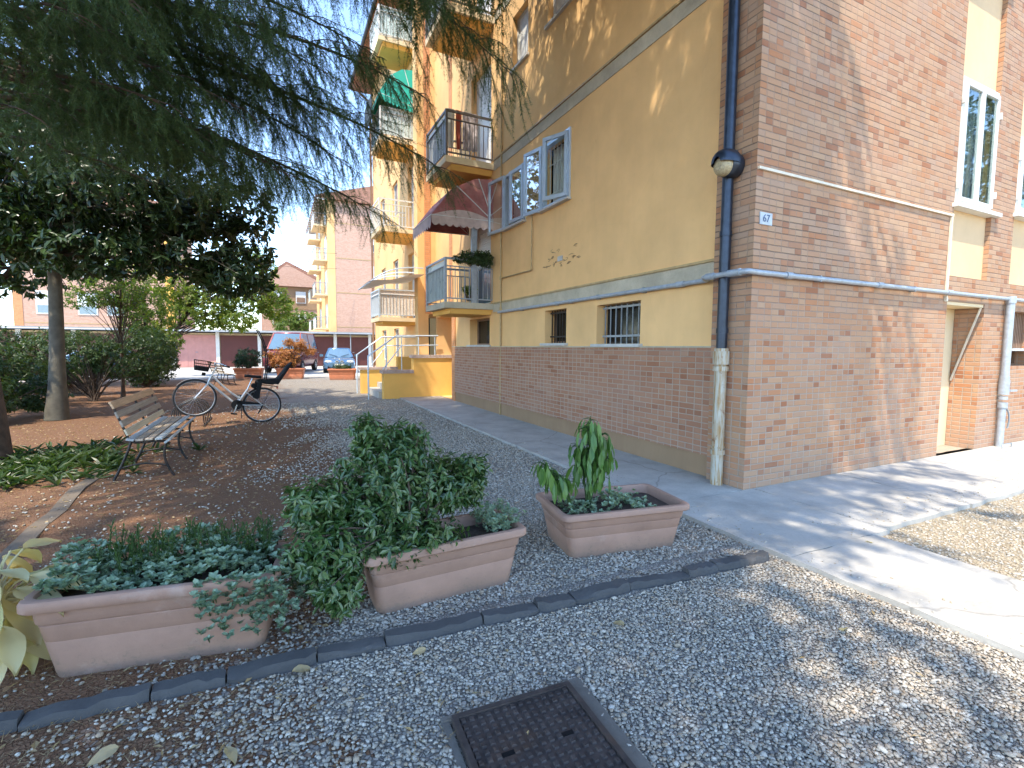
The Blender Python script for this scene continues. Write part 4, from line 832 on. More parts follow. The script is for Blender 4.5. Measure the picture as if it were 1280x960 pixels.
# ---------------------------------------------------------------- plants
def frame_pt(loc, rz):
    c, s = math.cos(rz), math.sin(rz); return lambda P: np.column_stack([loc[0]+P[:, 0]*c-P[:, 1]*s, loc[1]+P[:, 0]*s+P[:, 1]*c, loc[2]+P[:, 2]])
def plant(name, label, loc, parts, group=None, cat='plant'):
    t = thing(name, label, cat, loc, group=group)
    for nm, mb, mt in parts: mb.build(nm, mt, t)
    return t
def succulents(mb, pts, size=.026, per=13):
    n = len(pts); ups = unit(rv(n)*.45+np.array((0, 0, 1.)))
    whorls(mb, pts, ups, per, size, .72, LEAF, LEAF_F, .8, .012, -.1)
# blue-green succulents of the near trough, spilling over its right front corner
f = frame_pt((-.49, 2.82, GZ), math.radians(-9.2)); mb = MB(); n = 560
P = np.column_stack([RNG.uniform(-.47, .48, n), RNG.uniform(-.175, .19, n), np.zeros(n)]); P[:, 2] = .37+.06*RNG.random(n)+.045*np.sin(P[:, 0]*11+P[:, 1]*6)+.09*np.clip(P[:, 1]+.1, 0, .3)/.3+.05*np.clip(P[:, 0]-.1, 0, .3)
n2 = 190; Q = np.column_stack([RNG.uniform(.17, .56, n2), RNG.uniform(-.29, -.18, n2), RNG.uniform(.12, .44, n2)]); Q[:, 1] += (.40-Q[:, 2])*.16; Q = Q[RNG.random(n2) < np.interp(Q[:, 2], [.1, .3], [.30, 1.])]
n3 = 60; Q3 = np.column_stack([RNG.uniform(.48, .64, n3), RNG.uniform(-.24, .15, n3), RNG.uniform(.16, .44, n3)])
PS = f(np.concatenate([P, Q, Q3])); succulents(mb, PS, .027)
st = MB()
for p in PS[::2]: st.tube([p+np.array((0, .05, -.05)), p+np.array((0, .02, -.02)), p], .0028, 4)
plant('succulent', 'mound of blue green stonecrop spilling over the right end of the near trough', (-.49, 2.82, .3), [('rosettes', mb, 'sedum'), ('stems', st, 'wispy')], 'stonecrop in the kerb planters')
mb = MB(); st = MB(); n = 130     # wispy upright stems behind it
B = f(np.column_stack([RNG.uniform(-.38, .44, n), RNG.uniform(.0, .19, n), np.full(n, .34)])); D = unit(rv(n)*.28+np.array((0, 0, 1.))); H = RNG.uniform(.12, .26, n)
for b, d, h in zip(B, D, H):
    st.tube([b, b+d*h*.5, b+d*h+rv(1)[0]*.015], .0022, 4); k = 13; tt = np.linspace(.2, 1, k)[:, None]
    put(mb, SMALL, SMALL_F, b+d*h*tt, d+rv(k)*.9, rv(k)*.4+np.array((0, 0, 1.)), .034, .28)
plant('bushy_herb', 'thin leaved dark green herb growing behind the stonecrop', (-.47, 2.95, .3), [('leaves', mb, 'wispy'), ('stems', st, 'wispy')])
# big glossy shrub
def shrub(name, label, base, lobes, nends, per, size, wid, mat, bark='bark', back=.10, T=LEAF, F=LEAF_F, nst=60, group=None, cat='shrub', shell=.45, droop=.3, r0=.012):
    ends = []; dirs = []; base = np.array(base, float); tot = sum(l[6] for l in lobes)
    for (cx, cy, cz, rx, ry, rz, wt) in lobes:
        k = int(nends*wt/tot); u = rv(k)*(shell+(1-shell)*RNG.random((k, 1))**.6); p = np.array((cx, cy, cz))+u*np.array((rx, ry, rz))
        ends.append(p); dirs.append(unit(u*np.array((1, 1, .8))+np.array((0, 0, .35))+rv(k)*.35))
    E = np.concatenate(ends); D = np.concatenate(dirs); ok = E[:, 2] > GZ+.03; E, D = E[ok], D[ok]
    mb = MB(); whorls(mb, E, D, per, size, wid, T, F, 1., back, droop)
    st = MB()
    for i in RNG.choice(len(E), min(nst, len(E)), False):
        e = E[i]; mid = base+(e-base)*.5+np.array((0, 0, .18*np.linalg.norm(e-base)))+rv(1)[0]*.04
        st.tube(bez(base+rv(1)[0]*np.array((.05, .05, 0)), mid, e, 7), np.linspace(r0, r0*.25, 7), 5)
    return plant(name, label, tuple(base), [('stems', st, bark), ('foliage', mb, mat)], group, cat)
shrub('shrub', 'big dark glossy shrub sprawling out of the middle trough', (.72, 2.82, .28),
      [(.64, 2.95, .64, .40, .32, .32, 1.5), (.48, 2.86, .46, .42, .30, .24, 1.0), (.20, 2.84, .60, .24, .22, .15, .45), (.22, 2.66, .36, .26, .16, .20, .5), (1.0, 2.93, .58, .28, .26, .22, .65), (.66, 2.66, .36, .36, .14, .14, .55), (.26, 2.58, .20, .15, .10, .14, .3), (.50, 3.0, .92, .16, .14, .15, .3), (.74, 3.02, .87, .17, .14, .13, .3), (1.15, 2.95, .66, .14, .12, .12, .2)],
      1500, 13, .054, .40, 'shrub', back=.11, nst=110, droop=.40, shell=.25)
f = frame_pt((.888, 2.80, GZ), math.radians(2.7)); mb = MB(); n = 150
P = np.column_stack([RNG.uniform(.26, .52, n), RNG.uniform(-.16, .18, n), RNG.uniform(.34, .46, n)]); whorls(mb, f(P), rv(n)*.5+np.array((0, 0, 1.)), 14, .024, .55, LEAF, LEAF_F, .9, .03, 0)
plant('succulent', 'pale grey green tuft at the right end of the middle trough', (1.25, 2.88, .3), [('rosettes', mb, 'sedum_pale')], 'stonecrop in the kerb planters')
# wilting laurel of the third trough
def laurel(label, base, stems, nl, L):
    mb = MB(); st = MB(); base = np.array(base)
    for (tx, ty, tz, k) in stems:
        P = bez(base, base+(np.array((tx, ty, tz))-base)*.5+np.array((0, 0, .12)), (tx, ty, tz), 12); st.tube(P, np.linspace(.009, .003, 12), 6)
        ii = RNG.uniform(.30, 1, k)**.7; pp = np.column_stack([np.interp(ii, np.linspace(0, 1, 12), P[:, j]) for j in range(3)])
        h = rv(k); h[:, 2] = 0; h = unit(h); d = unit(h*RNG.uniform(.08, .55, (k, 1))+np.array((0, 0, -1.)))
        off = h*RNG.uniform(.01, .10, (k, 1)); put(mb, LEAF, LEAF_F, pp+off, d, unit(h+np.array((0, 0, .25))+rv(k)*.25), L*RNG.uniform(.55, 1.05, k), .36)
        for a, b in zip(pp, pp+off): st.tube([a, (a+b)/2+np.array((0, 0, .012)), b], .0025, 4)
    return plant('laurel', label, tuple(base), [('stems', st, 'wispy'), ('leaves', mb, 'laurel')], None)
laurel('tall wilting laurel with limp hanging leaves in the trough by the path', (2.10, 2.98, .22), [(2.09, 2.95, .95, 64), (2.18, 2.93, .82, 56), (2.01, 3.0, .74, 36), (2.26, 2.96, .62, 30)], 0, .15)
laurel('small limp laurel shoot leaning over the left rim of the trough', (1.95, 2.95, .24), [(1.61, 2.84, .67, 40), (1.74, 2.86, .56, 24)], 0, .14)
f = frame_pt((2.30, 2.965, GZ), math.radians(-9)); mb = MB(); n = 210
P = np.column_stack([RNG.uniform(-.42, .26, n), RNG.uniform(-.23, .10, n), RNG.uniform(.28, .36, n)]); P[:, 2] += .05*np.exp(-((P[:, 0]-.02)/.12)**2); succulents(mb, f(P), .026, 11)
plant('succulent', 'low whitish stonecrop covering the front of the trough by the path', (2.2, 3.0, .26), [('rosettes', mb, 'sedum_pale')], 'stonecrop in the kerb planters')
# yellow leaved plant at the left edge
mb = MB(); st = MB(); base = np.array((-1.20, 2.98, GZ))
for i in range(58):
    a = RNG.uniform(0, 6.28); h = RNG.uniform(.16, .50); r = RNG.uniform(.04, .20); p = base+np.array((r*math.cos(a), r*math.sin(a), h)); st.tube(bez(base+rv(1)[0]*np.array((.04, .04, 0)), base+np.array((0, 0, h*.9)), p, 6), .005, 5)
    put(mb, BIG, BIG_F, p, np.array((math.cos(a), math.sin(a), RNG.uniform(-1.1, .25))), np.array((0, 0, 1.))+rv(1)*.3, RNG.uniform(.19, .30), .46, True)
plant('broad_leaf_plant', 'plant with big drooping yellowed leaves at the left picture edge', tuple(base), [('stalks', st, 'yellow'), ('leaves', mb, 'yellow')])
# far planter plants
shrub('conifer_shrub', 'dark bluish conifer bush in the left orange trough', (-1.1, 25.2, .4), [(-1.1, 25.2, 1.0, .62, .45, .42, 1), (-1.2, 25.2, .7, .6, .4, .3, .7)], 260, 12, .12, .3, 'conifer', T=SMALL, F=SMALL_F, nst=30)
shrub('dried_maple', 'dried out little maple with orange brown leaves in its trough', (.65, 24.6, .4), [(.45, 24.6, 1.0, .75, .5, .5, 1), (1.0, 24.6, 1.55, .55, .4, .32, .5), (.1, 24.5, .75, .55, .4, .25, .4), (1.45, 24.7, 1.25, .35, .3, .2, .2), (.55, 24.6, 1.65, .3, .3, .22, .2), (-.25, 24.5, 1.1, .25, .25, .2, .12)], 520, 8, .125, .38, 'rust', T=SMALL, F=SMALL_F, nst=110, shell=.1)
shrub('low_greenery', 'low straggly green plants in the right orange trough', (2.7, 23.2, .4), [(2.7, 23.2, .55, .5, .25, .16, 1)], 90, 8, .09, .4, 'hedge', T=SMALL, F=SMALL_F, nst=15)
# balcony flowers
shrub('balcony_plant', 'leafy plants trailing along the rail of the low balcony', (3.95, 10.08, 3.2), [(3.95, 10.0, 3.42, .42, .16, .17, 1), (4.2, 9.95, 3.38, .22, .15, .2, .6), (3.6, 10.05, 3.38, .2, .1, .1, .3)], 230, 9, .075, .5, 'hedge', T=SMALL, F=SMALL_F, nst=20, cat='plant')
shrub('potted_plant', 'small bright green pot plant on the floor of the low balcony', (3.95, 10.3, 2.5), [(3.95, 10.3, 2.75, .2, .15, .14, 1)], 60, 8, .07, .45, 'lime', T=SMALL, F=SMALL_F, nst=10, cat='plant')

# hedge and garden plants on the left
HG = 'shrubs of the garden bed'
shrub('hedge', 'dense clipped hedge with bare lower stems behind the bench', (-5.2, 18.6, GZ), [(-5.6, 18.6, 1.15, 1.5, .7, .85, 1.1), (-3.9, 18.9, 1.2, 1.2, .7, .9, 1.), (-7.4, 18.6, 1.2, 1.3, .8, .9, .9), (-9.6, 18.9, 1.2, 1.5, .8, .9, .9)], 2600, 9, .10, .5, 'hedge', T=SMALL, F=SMALL_F, nst=80, shell=.6, cat='hedge', r0=.03)
shrub('shrub', 'tall dark hedge bush ending behind the bicycle', (-4.2, 21.5, GZ), [(-4.3, 21.5, 1.1, .95, .8, 1.25, 1), (-4.0, 21.8, .8, .8, .7, .8, .6)], 800, 9, .10, .5, 'hedge', T=SMALL, F=SMALL_F, nst=60, shell=.6, group=HG, r0=.025)
shrub('shrub', 'yellow green bush rising over the end of the hedge', (-4.4, 23.0, GZ), [(-4.4, 23.0, 2.5, 1.0, .8, 1.1, 1), (-4.9, 23, 3.4, .7, .7, .6, .5), (-3.9, 22.9, 1.6, .7, .7, .7, .5)], 620, 9, .15, .5, 'lime', T=SMALL, F=SMALL_F, nst=50, group=HG, r0=.03)
shrub('shrub', 'leggy shrub fanning out of the soil between trunk and bench', (-4.35, 16.4, GZ), [(-5.0, 16.6, 1.25, 1.1, .6, .6, 1), (-4.0, 16.6, 1.05, .6, .5, .5, .5)], 560, 9, .10, .5, 'hedge', T=SMALL, F=SMALL_F, nst=70, shell=.7, group=HG, r0=.016)
shrub('shrub', 'low leafy shrub round the foot of the trunks at the left edge', (-4.9, 12.2, GZ), [(-4.95, 12.2, .5, .62, .55, .52, 1), (-5.3, 12.8, .95, .7, .6, .55, .8), (-4.45, 13.4, .45, .55, .4, .42, .5)], 900, 9, .10, .5, 'hedge', T=SMALL, F=SMALL_F, nst=40, group=HG, r0=.014)
shrub('shrub', 'broad bush filling the gap behind the magnolia trunk', (-6.6, 15.2, GZ), [(-6.6, 15.2, .9, 1.4, .8, .9, 1), (-5.6, 15.6, .65, .9, .6, .6, .5)], 700, 9, .11, .5, 'hedge', T=SMALL, F=SMALL_F, nst=50, group=HG, r0=.02)
mb = MB(); n = 190; c = np.column_stack([RNG.normal(-2.55, .42, n), RNG.normal(7.75, .55, n), np.full(n, GZ)])
for p in c:
    k = 7; a = RNG.uniform(0, 6.28, k); d = np.column_stack([np.cos(a), np.sin(a), RNG.uniform(.15, 1.1, k)]); put(mb, LEAF, LEAF_F, np.repeat(p[None], k, 0), d, rv(k)*.3+np.array((0, 0, 1.)), RNG.uniform(.13, .26, k), .20)
struct(tag(mb.build('ground_cover', 'hedge'), 'dark strappy ground cover beside the bench', 'ground cover'), 'stuff')

# ---------------------------------------------------------------- trees
def trunk_mb(base, top, r0, r1, n=14, bend=.12, flare=1.5, seg=14):
    t = np.linspace(0, 1, seg); P = np.outer(1-t, base)+np.outer(t, top); P[:, 0] += bend*np.sin(t*5+base[0])*t; P[:, 1] += bend*np.cos(t*4+base[1])*t
    r = r0+(r1-r0)*t; r[0] *= flare; r[1] *= 1+(flare-1)*.25
    return MB().tube(P, r, n), P
# hanging twigs of a cedar: needles round a limp stem, template along +x of unit length
def twig_template(nn, nl, nw, seed):
    g = np.random.default_rng(seed); t = np.sort(g.uniform(.02, 1, nn)); a = np.arange(nn)*2.4+g.uniform(0, .6, nn); b = np.array([(x, 0, -.10*math.sin(x*2.2)) for x in t])
    d = unit(np.column_stack([np.full(nn, .75)+g.uniform(-.3, .3, nn), np.cos(a), np.sin(a)])); up = rv(nn)
    mb = MB(); put(mb, NEEDLE, NEEDLE_F, b, d, up, nl*(1.05-.45*t)*g.uniform(.7, 1.25, nn), nw/nl)
    s = np.array([(0, .006, 0), (0, -.006, .004), (.5, .004, -.09), (.5, -.004, -.087), (1, 0, -.081)])
    V = np.concatenate(mb.V+[s]); F = np.concatenate([mb.F[0], np.array([(0, 1, 2), (1, 3, 2), (2, 3, 4)])+nn*3]); return V, [F]
FINE = [twig_template(80, .12, .012, s) for s in (1, 2, 3)]; COARSE = [twig_template(30, .22, .045, s) for s in (4, 5)]
def cedar(label, base, height, limbs, r0, fine=True, tw=(.28, .66), step=.062, dens=1.2):
    b = np.array(base, float); t = thing('cedar_tree', label, 'tree', base); tm, tp = trunk_mb(b, b+np.array((.2, .1, height)), r0, .05, bend=.08); tm.build('trunk', 'bark', t)
    wood = MB(); cr_ = MB(); TP = []; TD = []; TS = []
    for (zs, e) in limbs:
        s = b+np.array((0, 0, zs))+np.array((.2, .1, 0))*zs/height; e = np.array(e, float); L = np.linalg.norm(e-s)
        mid = s+(e-s)*.55+np.array((0, 0, .09*L))+rv(1)[0]*.12*L*np.array((.5, .5, .2)); n = 16; P = bez(s, mid, e, n); P[:, 2] -= .04*L*np.linspace(0, 1, n)**3
        wood.tube(P, np.linspace(.019*L**.6, .005, n), 7); T = unit(np.gradient(P, axis=0)); tt = np.linspace(0, 1, n)
        k = max(5, int(L/.17*dens)); pos = np.linspace(.16, .995, k)
        for i, q in enumerate(pos):
            p = np.array([np.interp(q, tt, P[:, j]) for j in range(3)]); d = np.array([np.interp(q, tt, T[:, j]) for j in range(3)])
            sd = unit(np.cross(d, (0, 0, 1.)))*(1 if i % 2 else -1); dr = unit(sd*RNG.uniform(.6, 1.)+d*RNG.uniform(.4, .9)+np.array((0, 0, RNG.uniform(-.2, .15))))
            l2 = min(1.7, (.22+.95*(1-q)**.8)*L*.30)*RNG.uniform(.6, 1.15); m = 7; u = np.linspace(0, 1, m)[:, None]
            Q = p+dr*l2*u+np.array((0, 0, -1.))*(.30*l2*u**2); wood.tube(Q, np.linspace(.009, .003, m), 4, cap=False)
            kk = max(2, int(l2/step*dens)); v = RNG.uniform(.05, 1, kk); pp = np.column_stack([np.interp(v, u[:, 0], Q[:, j]) for j in range(3)])
            dd = unit(dr*RNG.uniform(.05, .75, (kk, 1))+rv(kk)*.38+np.array((0, 0, -1.))*RNG.uniform(.45, 1.3, (kk, 1)))
            TP.append(pp); TD.append(dd); TS.append(RNG.uniform(*tw, kk)*(1 if q > .3 else .8))
    TP, TD, TS = np.concatenate(TP), np.concatenate(TD), np.concatenate(TS); tmpl = FINE if fine else COARSE
    w_ = RNG.integers(0, len(tmpl), len(TP))
    for i, (V, F) in enumerate(tmpl):
        s_ = w_ == i; put(cr_, V, F, TP[s_], TD[s_], rv(int(s_.sum())), TS[s_])
    wood.build('limbs', 'bark', t); cr_.build('crown', 'cedar', t); return len(TP)
vis = [(9.3, (3.25, 6.7, 5.75)), (9.6, (2.5, 6.2, 6.5)), (5.6, (2.7, 8.2, 4.7)), (4.9, (1.9, 9.2, 4.0)), (4.8, (.45, 8.2, 4.1)), (4.5, (-.5, 8.0, 4.1)), (4.1, (-1.5, 8.5, 3.8)), (5.6, (1.4, 9.6, 4.9)), (4.3, (-2.2, 6.9, 3.9)),
       (6.0, (-.1, 5.9, 5.3)), (7.0, (1.6, 5.8, 6.3)), (5.4, (-1.2, 5.6, 4.8)), (5.8, (.8, 7.1, 5.2)), (5.0, (-2.4, 5.1, 4.5)), (6.3, (.9, 10.2, 5.8)), (9.6, (3.0, 9.5, 8.6)), (10., (3.4, 8.4, 8.8)), (5.2, (-.6, 10.6, 4.7)), (7.4, (.6, 6.2, 6.9)), (6.2, (-1.6, 4.4, 5.6)), (7.8, (.1, 4.4, 7.2)), (4.7, (-1.0, 6.9, 4.3)),
       (10.2, (3.4, 7.2, 8.2)), (6.5, (-2.9, 3.6, 6.0)), (5.5, (-3.8, 5.6, 4.9)), (6.0, (-5.4, 6.4, 5.2)),
       (5.3, (-.2, 7.4, 4.6)), (5.9, (.6, 8.8, 5.4)), (6.4, (1.5, 7.6, 5.9)), (4.6, (-2.0, 8.0, 4.3)), (5.1, (-1.6, 6.2, 4.7)), (6.6, (-.6, 7.8, 6.1)), (5.6, (-2.6, 6.0, 5.2)), (6.9, (-1.6, 6.6, 6.3)), (4.4, (-3.0, 6.6, 4.0)), (5.0, (.9, 9.3, 4.3)), (5.8, (2.1, 7.2, 5.3)), (7.4, (-2.4, 5.2, 6.8)), (8.0, (-.6, 5.6, 7.6)), (9.4, (1.8, 6.6, 8.4)), (5.7, (-4.6, 7.0, 5.3))]
for z in np.arange(8., 15.4, .55):
    R_ = 6.6*(1-(z-8)/10.5)
    for k in range(4): a = RNG.uniform(-2.2, 1.6); vis.append((z, (-3.35+R_*RNG.uniform(.75, 1.05)*math.cos(a), 8.3+R_*RNG.uniform(.75, 1.05)*math.sin(a), z-.10*R_+RNG.uniform(-.3, .3))))
NT1 = cedar('big drooping cedar with its trunk at the left edge and branches hanging over the yard', (-3.42, 8.3, GZ), 16.5, vis, .24)
over = []
for i, y in enumerate(np.arange(.9, 9.4, .62)): over.append((8.2+.3*(i % 4), (3.6+.5*math.sin(i*2.3), y, 9.0+.5*math.sin(i*1.7)))); over.append((9.8+.3*(i % 3), (1.7+.8*math.sin(i*1.1), y+.3, 10.6+.4*math.cos(i))))
for i, y in enumerate(np.arange(-4.4, .9, .66)): over.append((7.6+.3*(i % 4), (-1.15+.45*math.sin(i*2.1), y, 8.4+.4*math.sin(i*1.9)))); over.append((9.4, (-2.3+.4*math.cos(i*1.3), y, 10.2)))
for z in np.arange(11, 16, .6):
    for k in range(3): a = RNG.uniform(0, 6.28); R_ = 5*(1-(z-10)/8); over.append((z, (-5.6+R_*math.cos(a), -.4+R_*math.sin(a), z-.3)))
NT2 = cedar('second tall cedar beside the viewer whose limbs shade the gravel', (-5.6, -.4, GZ), 18, over, .32, False, (.45, .85), .115, 1.05)
def broad_tree(name, label, base, crown_c, lobes, nends, per, size, wid, mat, bark, r0, trunk_top, T=LEAF, F=LEAF_F, nlimb=26, droop=.3, bend=.1, back=.14, group=None):
    b = np.array(base, float); t = thing(name, label, 'tree', base, group=group); tm, tp = trunk_mb(b, np.array(trunk_top, float), r0, r0*.35, bend=bend); tm.build('trunk', bark, t)
    E = []; D = []; tot = sum(l[6] for l in lobes)
    for (cx, cy, cz, rx, ry, rz, wt) in lobes:
        k = int(nends*wt/tot); u = rv(k)*(.4+.6*RNG.random((k, 1))**.5); E.append(np.array((cx, cy, cz))+u*np.array((rx, ry, rz))); D.append(unit(u+rv(k)*.5+np.array((0, 0, .2))))
    E, D = np.concatenate(E), np.concatenate(D); mb = MB(); whorls(mb, E, D, per, size, wid, T, F, 1., back, droop)
    st = MB()
    for i in RNG.choice(len(E), min(nlimb*3, len(E)), False):
        k = RNG.integers(5, 14); s = tp[k]; e = E[i]; st.tube(bez(s, s+(e-s)*.5+np.array((0, 0, .2)), e, 8), np.linspace(r0*.28, r0*.04, 8), 5)
    st.build('limbs', bark, t); mb.build('crown', mat, t); return t
broad_tree('magnolia_tree', 'magnolia with a smooth slim trunk and big dark leathery leaves', (-3.95, 12.6, GZ), None, [(-3.4, 13.4, 5.2, 2.6, 2.2, 1.9, 1.), (-3.9, 14.2, 7.6, 3.0, 2.4, 2.2, 1.), (-1.4, 12.8, 3.7, 1.5, 1.2, .9, .45), (-5.9, 13.0, 4.9, 1.8, 1.8, 1.7, .6), (-.75, 12.4, 3.0, .8, .7, .55, .2), (-3.2, 12.2, 3.2, 1.6, .9, .45, .3), (-2.6, 12.4, 4.3, 1.8, 1.2, .8, .6), (-5.0, 12.6, 3.7, 1.5, 1.2, .7, .5), (-.9, 13.2, 4.7, 1.2, 1., .8, .3)], 2900, 9, .19, .42, 'magnolia', 'bark_grey', .135, (-3.7, 13.0, 8.5))
broad_tree('young_maple', 'slender young tree with light feathery leaves behind the bench', (-3.95, 17.3, GZ), None, [(-4.0, 17.2, 3.1, 1.0, .9, .65, 1), (-4.6, 17.0, 2.7, .8, .6, .3, .5), (-3.3, 17.2, 2.6, .8, .6, .4, .5), (-3.9, 17.3, 3.9, .5, .5, .5, .3)], 420, 8, .11, .4, 'maple', 'bark', .045, (-3.85, 17.2, 3.6), SMALL, SMALL_F, 24, bend=.06)
broad_tree('yellow_green_tree', 'sunlit yellow green tree leaning over the garages behind the bicycle', (-5.3, 28.0, GZ), None, [(-1.2, 28, 4.3, 1.9, 1.4, 1.3, 1), (.15, 28.2, 3.5, .95, 1., .8, .45), (-3.0, 27.8, 3.3, 1.6, 1.2, 1.1, .8), (-1.0, 28, 5.6, 1.3, 1, .9, .5), (-1.7, 27.4, 2.7, 1.1, .8, .6, .4), (-4.4, 27.8, 4.6, 1.5, 1.2, 1.2, .6)], 1900, 9, .17, .5, 'lime', 'bark', .11, (-3.0, 28, 4.8), SMALL, SMALL_F, 24)
broad_tree('tall_garden_tree', 'tall dark tree far behind the magnolia, closing the sky at the left', (-8.6, 22.5, GZ), None, [(-8.6, 22.5, 7.6, 3.4, 2.6, 3.0, 1), (-11.2, 22, 6.2, 2.6, 2.2, 2.4, .7), (-6.2, 22.6, 9.2, 2.2, 2.2, 2.0, .5), (-8.2, 22, 4.6, 3.2, 2.0, 1.6, .8)], 2600, 9, .24, .5, 'hedge', 'bark', .22, (-8.5, 22.5, 8.5), SMALL, SMALL_F, 30)
broad_tree('street_tree', 'leafy tree standing across the sunny gravel, mirrored in the white window', (19.5, -1.2, GZ), None, [(19.5, -1.2, 6.5, 3.4, 3.0, 2.6, 1), (20.5, -2.5, 9, 2.6, 2.6, 2, .6)], 900, 9, .22, .5, 'hedge', 'bark', .2, (19.4, -1.2, 7.5), SMALL, SMALL_F, 24)
broad_tree('green_tree', 'pale green tree in front of the gabled house', (3.2, 62, GZ), None, [(3.2, 62, 4.4, 2.2, 1.6, 1.3, 1), (1.4, 62, 4.0, 1.6, 1.4, 1.1, .6)], 420, 8, .34, .5, 'maple', 'bark', .14, (3.2, 62, 4.6), SMALL, SMALL_F, 12)
# ---------------------------------------------------------------- bench
def bench():
    t = thing('park_bench', 'weathered slatted garden bench with curved iron legs beside the garden bed', 'bench', (-1.36, 7.55, GZ), (0, 0, 0)); L = .98
    prof = [(.25, .395), (.20, .428), (.10, .432), (.0, .425), (-.08, .43), (-.13, .47), (-.165, .58), (-.205, .70), (-.245, .82)]
    for y in (-.9, 0, .9):
        mb = MB(); w = .014
        mb.tube(np.column_stack([[p[0] for p in prof], np.full(9, y), [p[1]-.02 for p in prof]]), .013, 6)
        mb.build('seat_iron', 'black_metal', t, world=False)
        MB().tube(bez((.22, y, .40), (.14, y, .22), (.275, y, .0), 8), .014, 7).build('leg', 'black_metal', t, world=False)
        MB().tube(bez((-.11, y, .42), (-.16, y, .24), (-.28, y, .0), 8), .014, 7).build('leg', 'black_metal', t, world=False)
        MB().tube(bez((.20, y, .13), (-.0, y, .20), (-.215, y, .13), 8), .011, 6).build('stretcher', 'black_metal', t, world=False)
    slats = [(.235, .415, -35, 'wood_blue'), (.155, .445, -4, 'wood_blue'), (.065, .447, 0, 'wood_grey'), (-.025, .443, 2, 'wood_grey'), (-.105, .452, 12, 'wood_blue'), (-.135, .535, 70, 'wood_cream'), (-.168, .635, 70, 'wood_grey'), (-.206, .735, 69, 'wood_grey'), (-.247, .842, 64, 'wood_tan')]
    for x, z, a, mt in slats:
        c, s = math.cos(math.radians(a)), math.sin(math.radians(a)); rot = np.array([[c, 0, s], [0, 1, 0], [-s, 0, c]])
        o = MB().obox((x, RNG.uniform(-.012, .012), z), (.072 if mt != 'wood_tan' else .085, 2*L, .022), rot).build('slat', mt, t, world=False)
        if mt == 'wood_tan': o['label'] = 'tan top slat'
        if mt == 'wood_cream': o['label'] = 'cream slat low on the backrest'
        b = o.modifiers.new('edge', 'BEVEL'); b.width = .005; b.segments = 2
    return t
b1 = bench()
b2 = copy_thing(b1, 'second slatted bench, far behind the bicycle wheel', (-1.9, 21.9, GZ), (0, 0, math.radians(18)))
# ---------------------------------------------------------------- cycle rack and bicycle
t = thing('cycle_rack', 'low iron cycle rack of bent hoops holding the front wheel', 'cycle rack', (-1.45, 11.6, GZ))
mb = MB()
for k in range(5):
    y = 10.55+k*.24; xs = -1.48
    P = [(xs+.26, y, GZ), (xs+.24, y, .20)]+[(xs+.24*math.cos(a), y, .20+.20*math.sin(a)) for a in np.linspace(.2, math.pi-.2, 9)]+[(xs-.24, y, .20), (xs-.26, y, GZ)]
    mb.tube(P, .011, 6)
mb.build('hoop', 'black_metal', t)
mb = MB()
for x in (-1.74, -1.22): mb.tube([(x, 10.45, GZ+.02), (x, 11.65, GZ+.02)], .014, 6)
mb.build('base_bar', 'black_metal', t)
# bicycle, local frame: x from rear to front axle, z up; pitched with the front wheel up in the rack
rp = np.array((-.32, 10.68, GZ)); fp = np.array((-1.44, 10.50, GZ)); yaw_ = math.atan2(fp[1]-rp[1], fp[0]-rp[0]); pit = -math.asin(.20/1.13)
bk = thing('bicycle', 'silver step through bicycle with black child seat and basket in the rack', 'bicycle', tuple(rp), (0, 0, 0))
bk.rotation_euler = (Matrix.Rotation(yaw_, 3, 'Z')@Matrix.Rotation(pit, 3, 'Y')).to_euler()
def B(name, mb, mat, parent=None, sharp=None): return mb.build(name, mat, parent or bk, world=False, sharp=sharp)
R_ = .345; WB = 1.12
for x in (0, WB):
    a = np.linspace(0, 2*math.pi, 41)
    w_ = B('wheel', MB().tube(np.column_stack([x+(R_-.016)*np.cos(a), 0*a, R_+(R_-.016)*np.sin(a)]), .019, 8, cap=False), 'tyre')
    B('rim', MB().tube(np.column_stack([x+(R_-.034)*np.cos(a), 0*a, R_+(R_-.034)*np.sin(a)]), .0075, 6, cap=False), 'grey_metal', w_)
    mb = MB()
    for k in range(28): q = 2*math.pi*k/28; q2 = q+(.5 if k % 2 else -.5); mb.tube([(x+.02*math.cos(q2), .025*(1 if k % 4 < 2 else -1), R_+.02*math.sin(q2)), (x+(R_-.04)*math.cos(q), 0, R_+(R_-.04)*math.sin(q))], .0013, 3, cap=False)
    B('spokes', mb, 'chrome', w_); B('hub', MB().tube([(x, -.05, R_), (x, .05, R_)], .022, 10), 'chrome', w_)
    a = np.linspace(-.1, 2.5, 20) if x == 0 else np.linspace(.55, 2.7, 20); B('mudguard', MB().rings([np.column_stack([x+(R_+.018)*np.cos(a), np.full(20, yy), R_+(R_+.018)*np.sin(a)-abs(yy)*.15]) for yy in (-.028, 0, .028)], close=False), 'bike')
BBx, BBz = .44, .30; HT = np.array((.92, 0, .80)); HB = np.array((.965, 0, .62)); ST = np.array((.30, 0, .62)); BBp = np.array((BBx, 0, BBz))
mb = MB(); mb.tube([HB+(-.005, 0, .04), BBp], .024, 10); mb.tube(bez(HT, (.62, 0, .52), BBp+(-.06, 0, .12), 10), .020, 10); mb.tube([BBp, ST], .018, 10); mb.tube([HB, HT], .022, 10)
for s in (-1, 1): mb.tube([BBp+(0, s*.03, 0), (0, s*.06, R_)], .010, 8); mb.tube([ST+(.03, s*.02, -.05), (0, s*.06, R_)], .009, 8)
B('frame', mb, 'bike')
mb = MB()
for s in (-1, 1): mb.tube(bez(HB+(0, s*.03, 0), (1.02, s*.05, .52), (WB, s*.05, R_), 8), .013, 8)
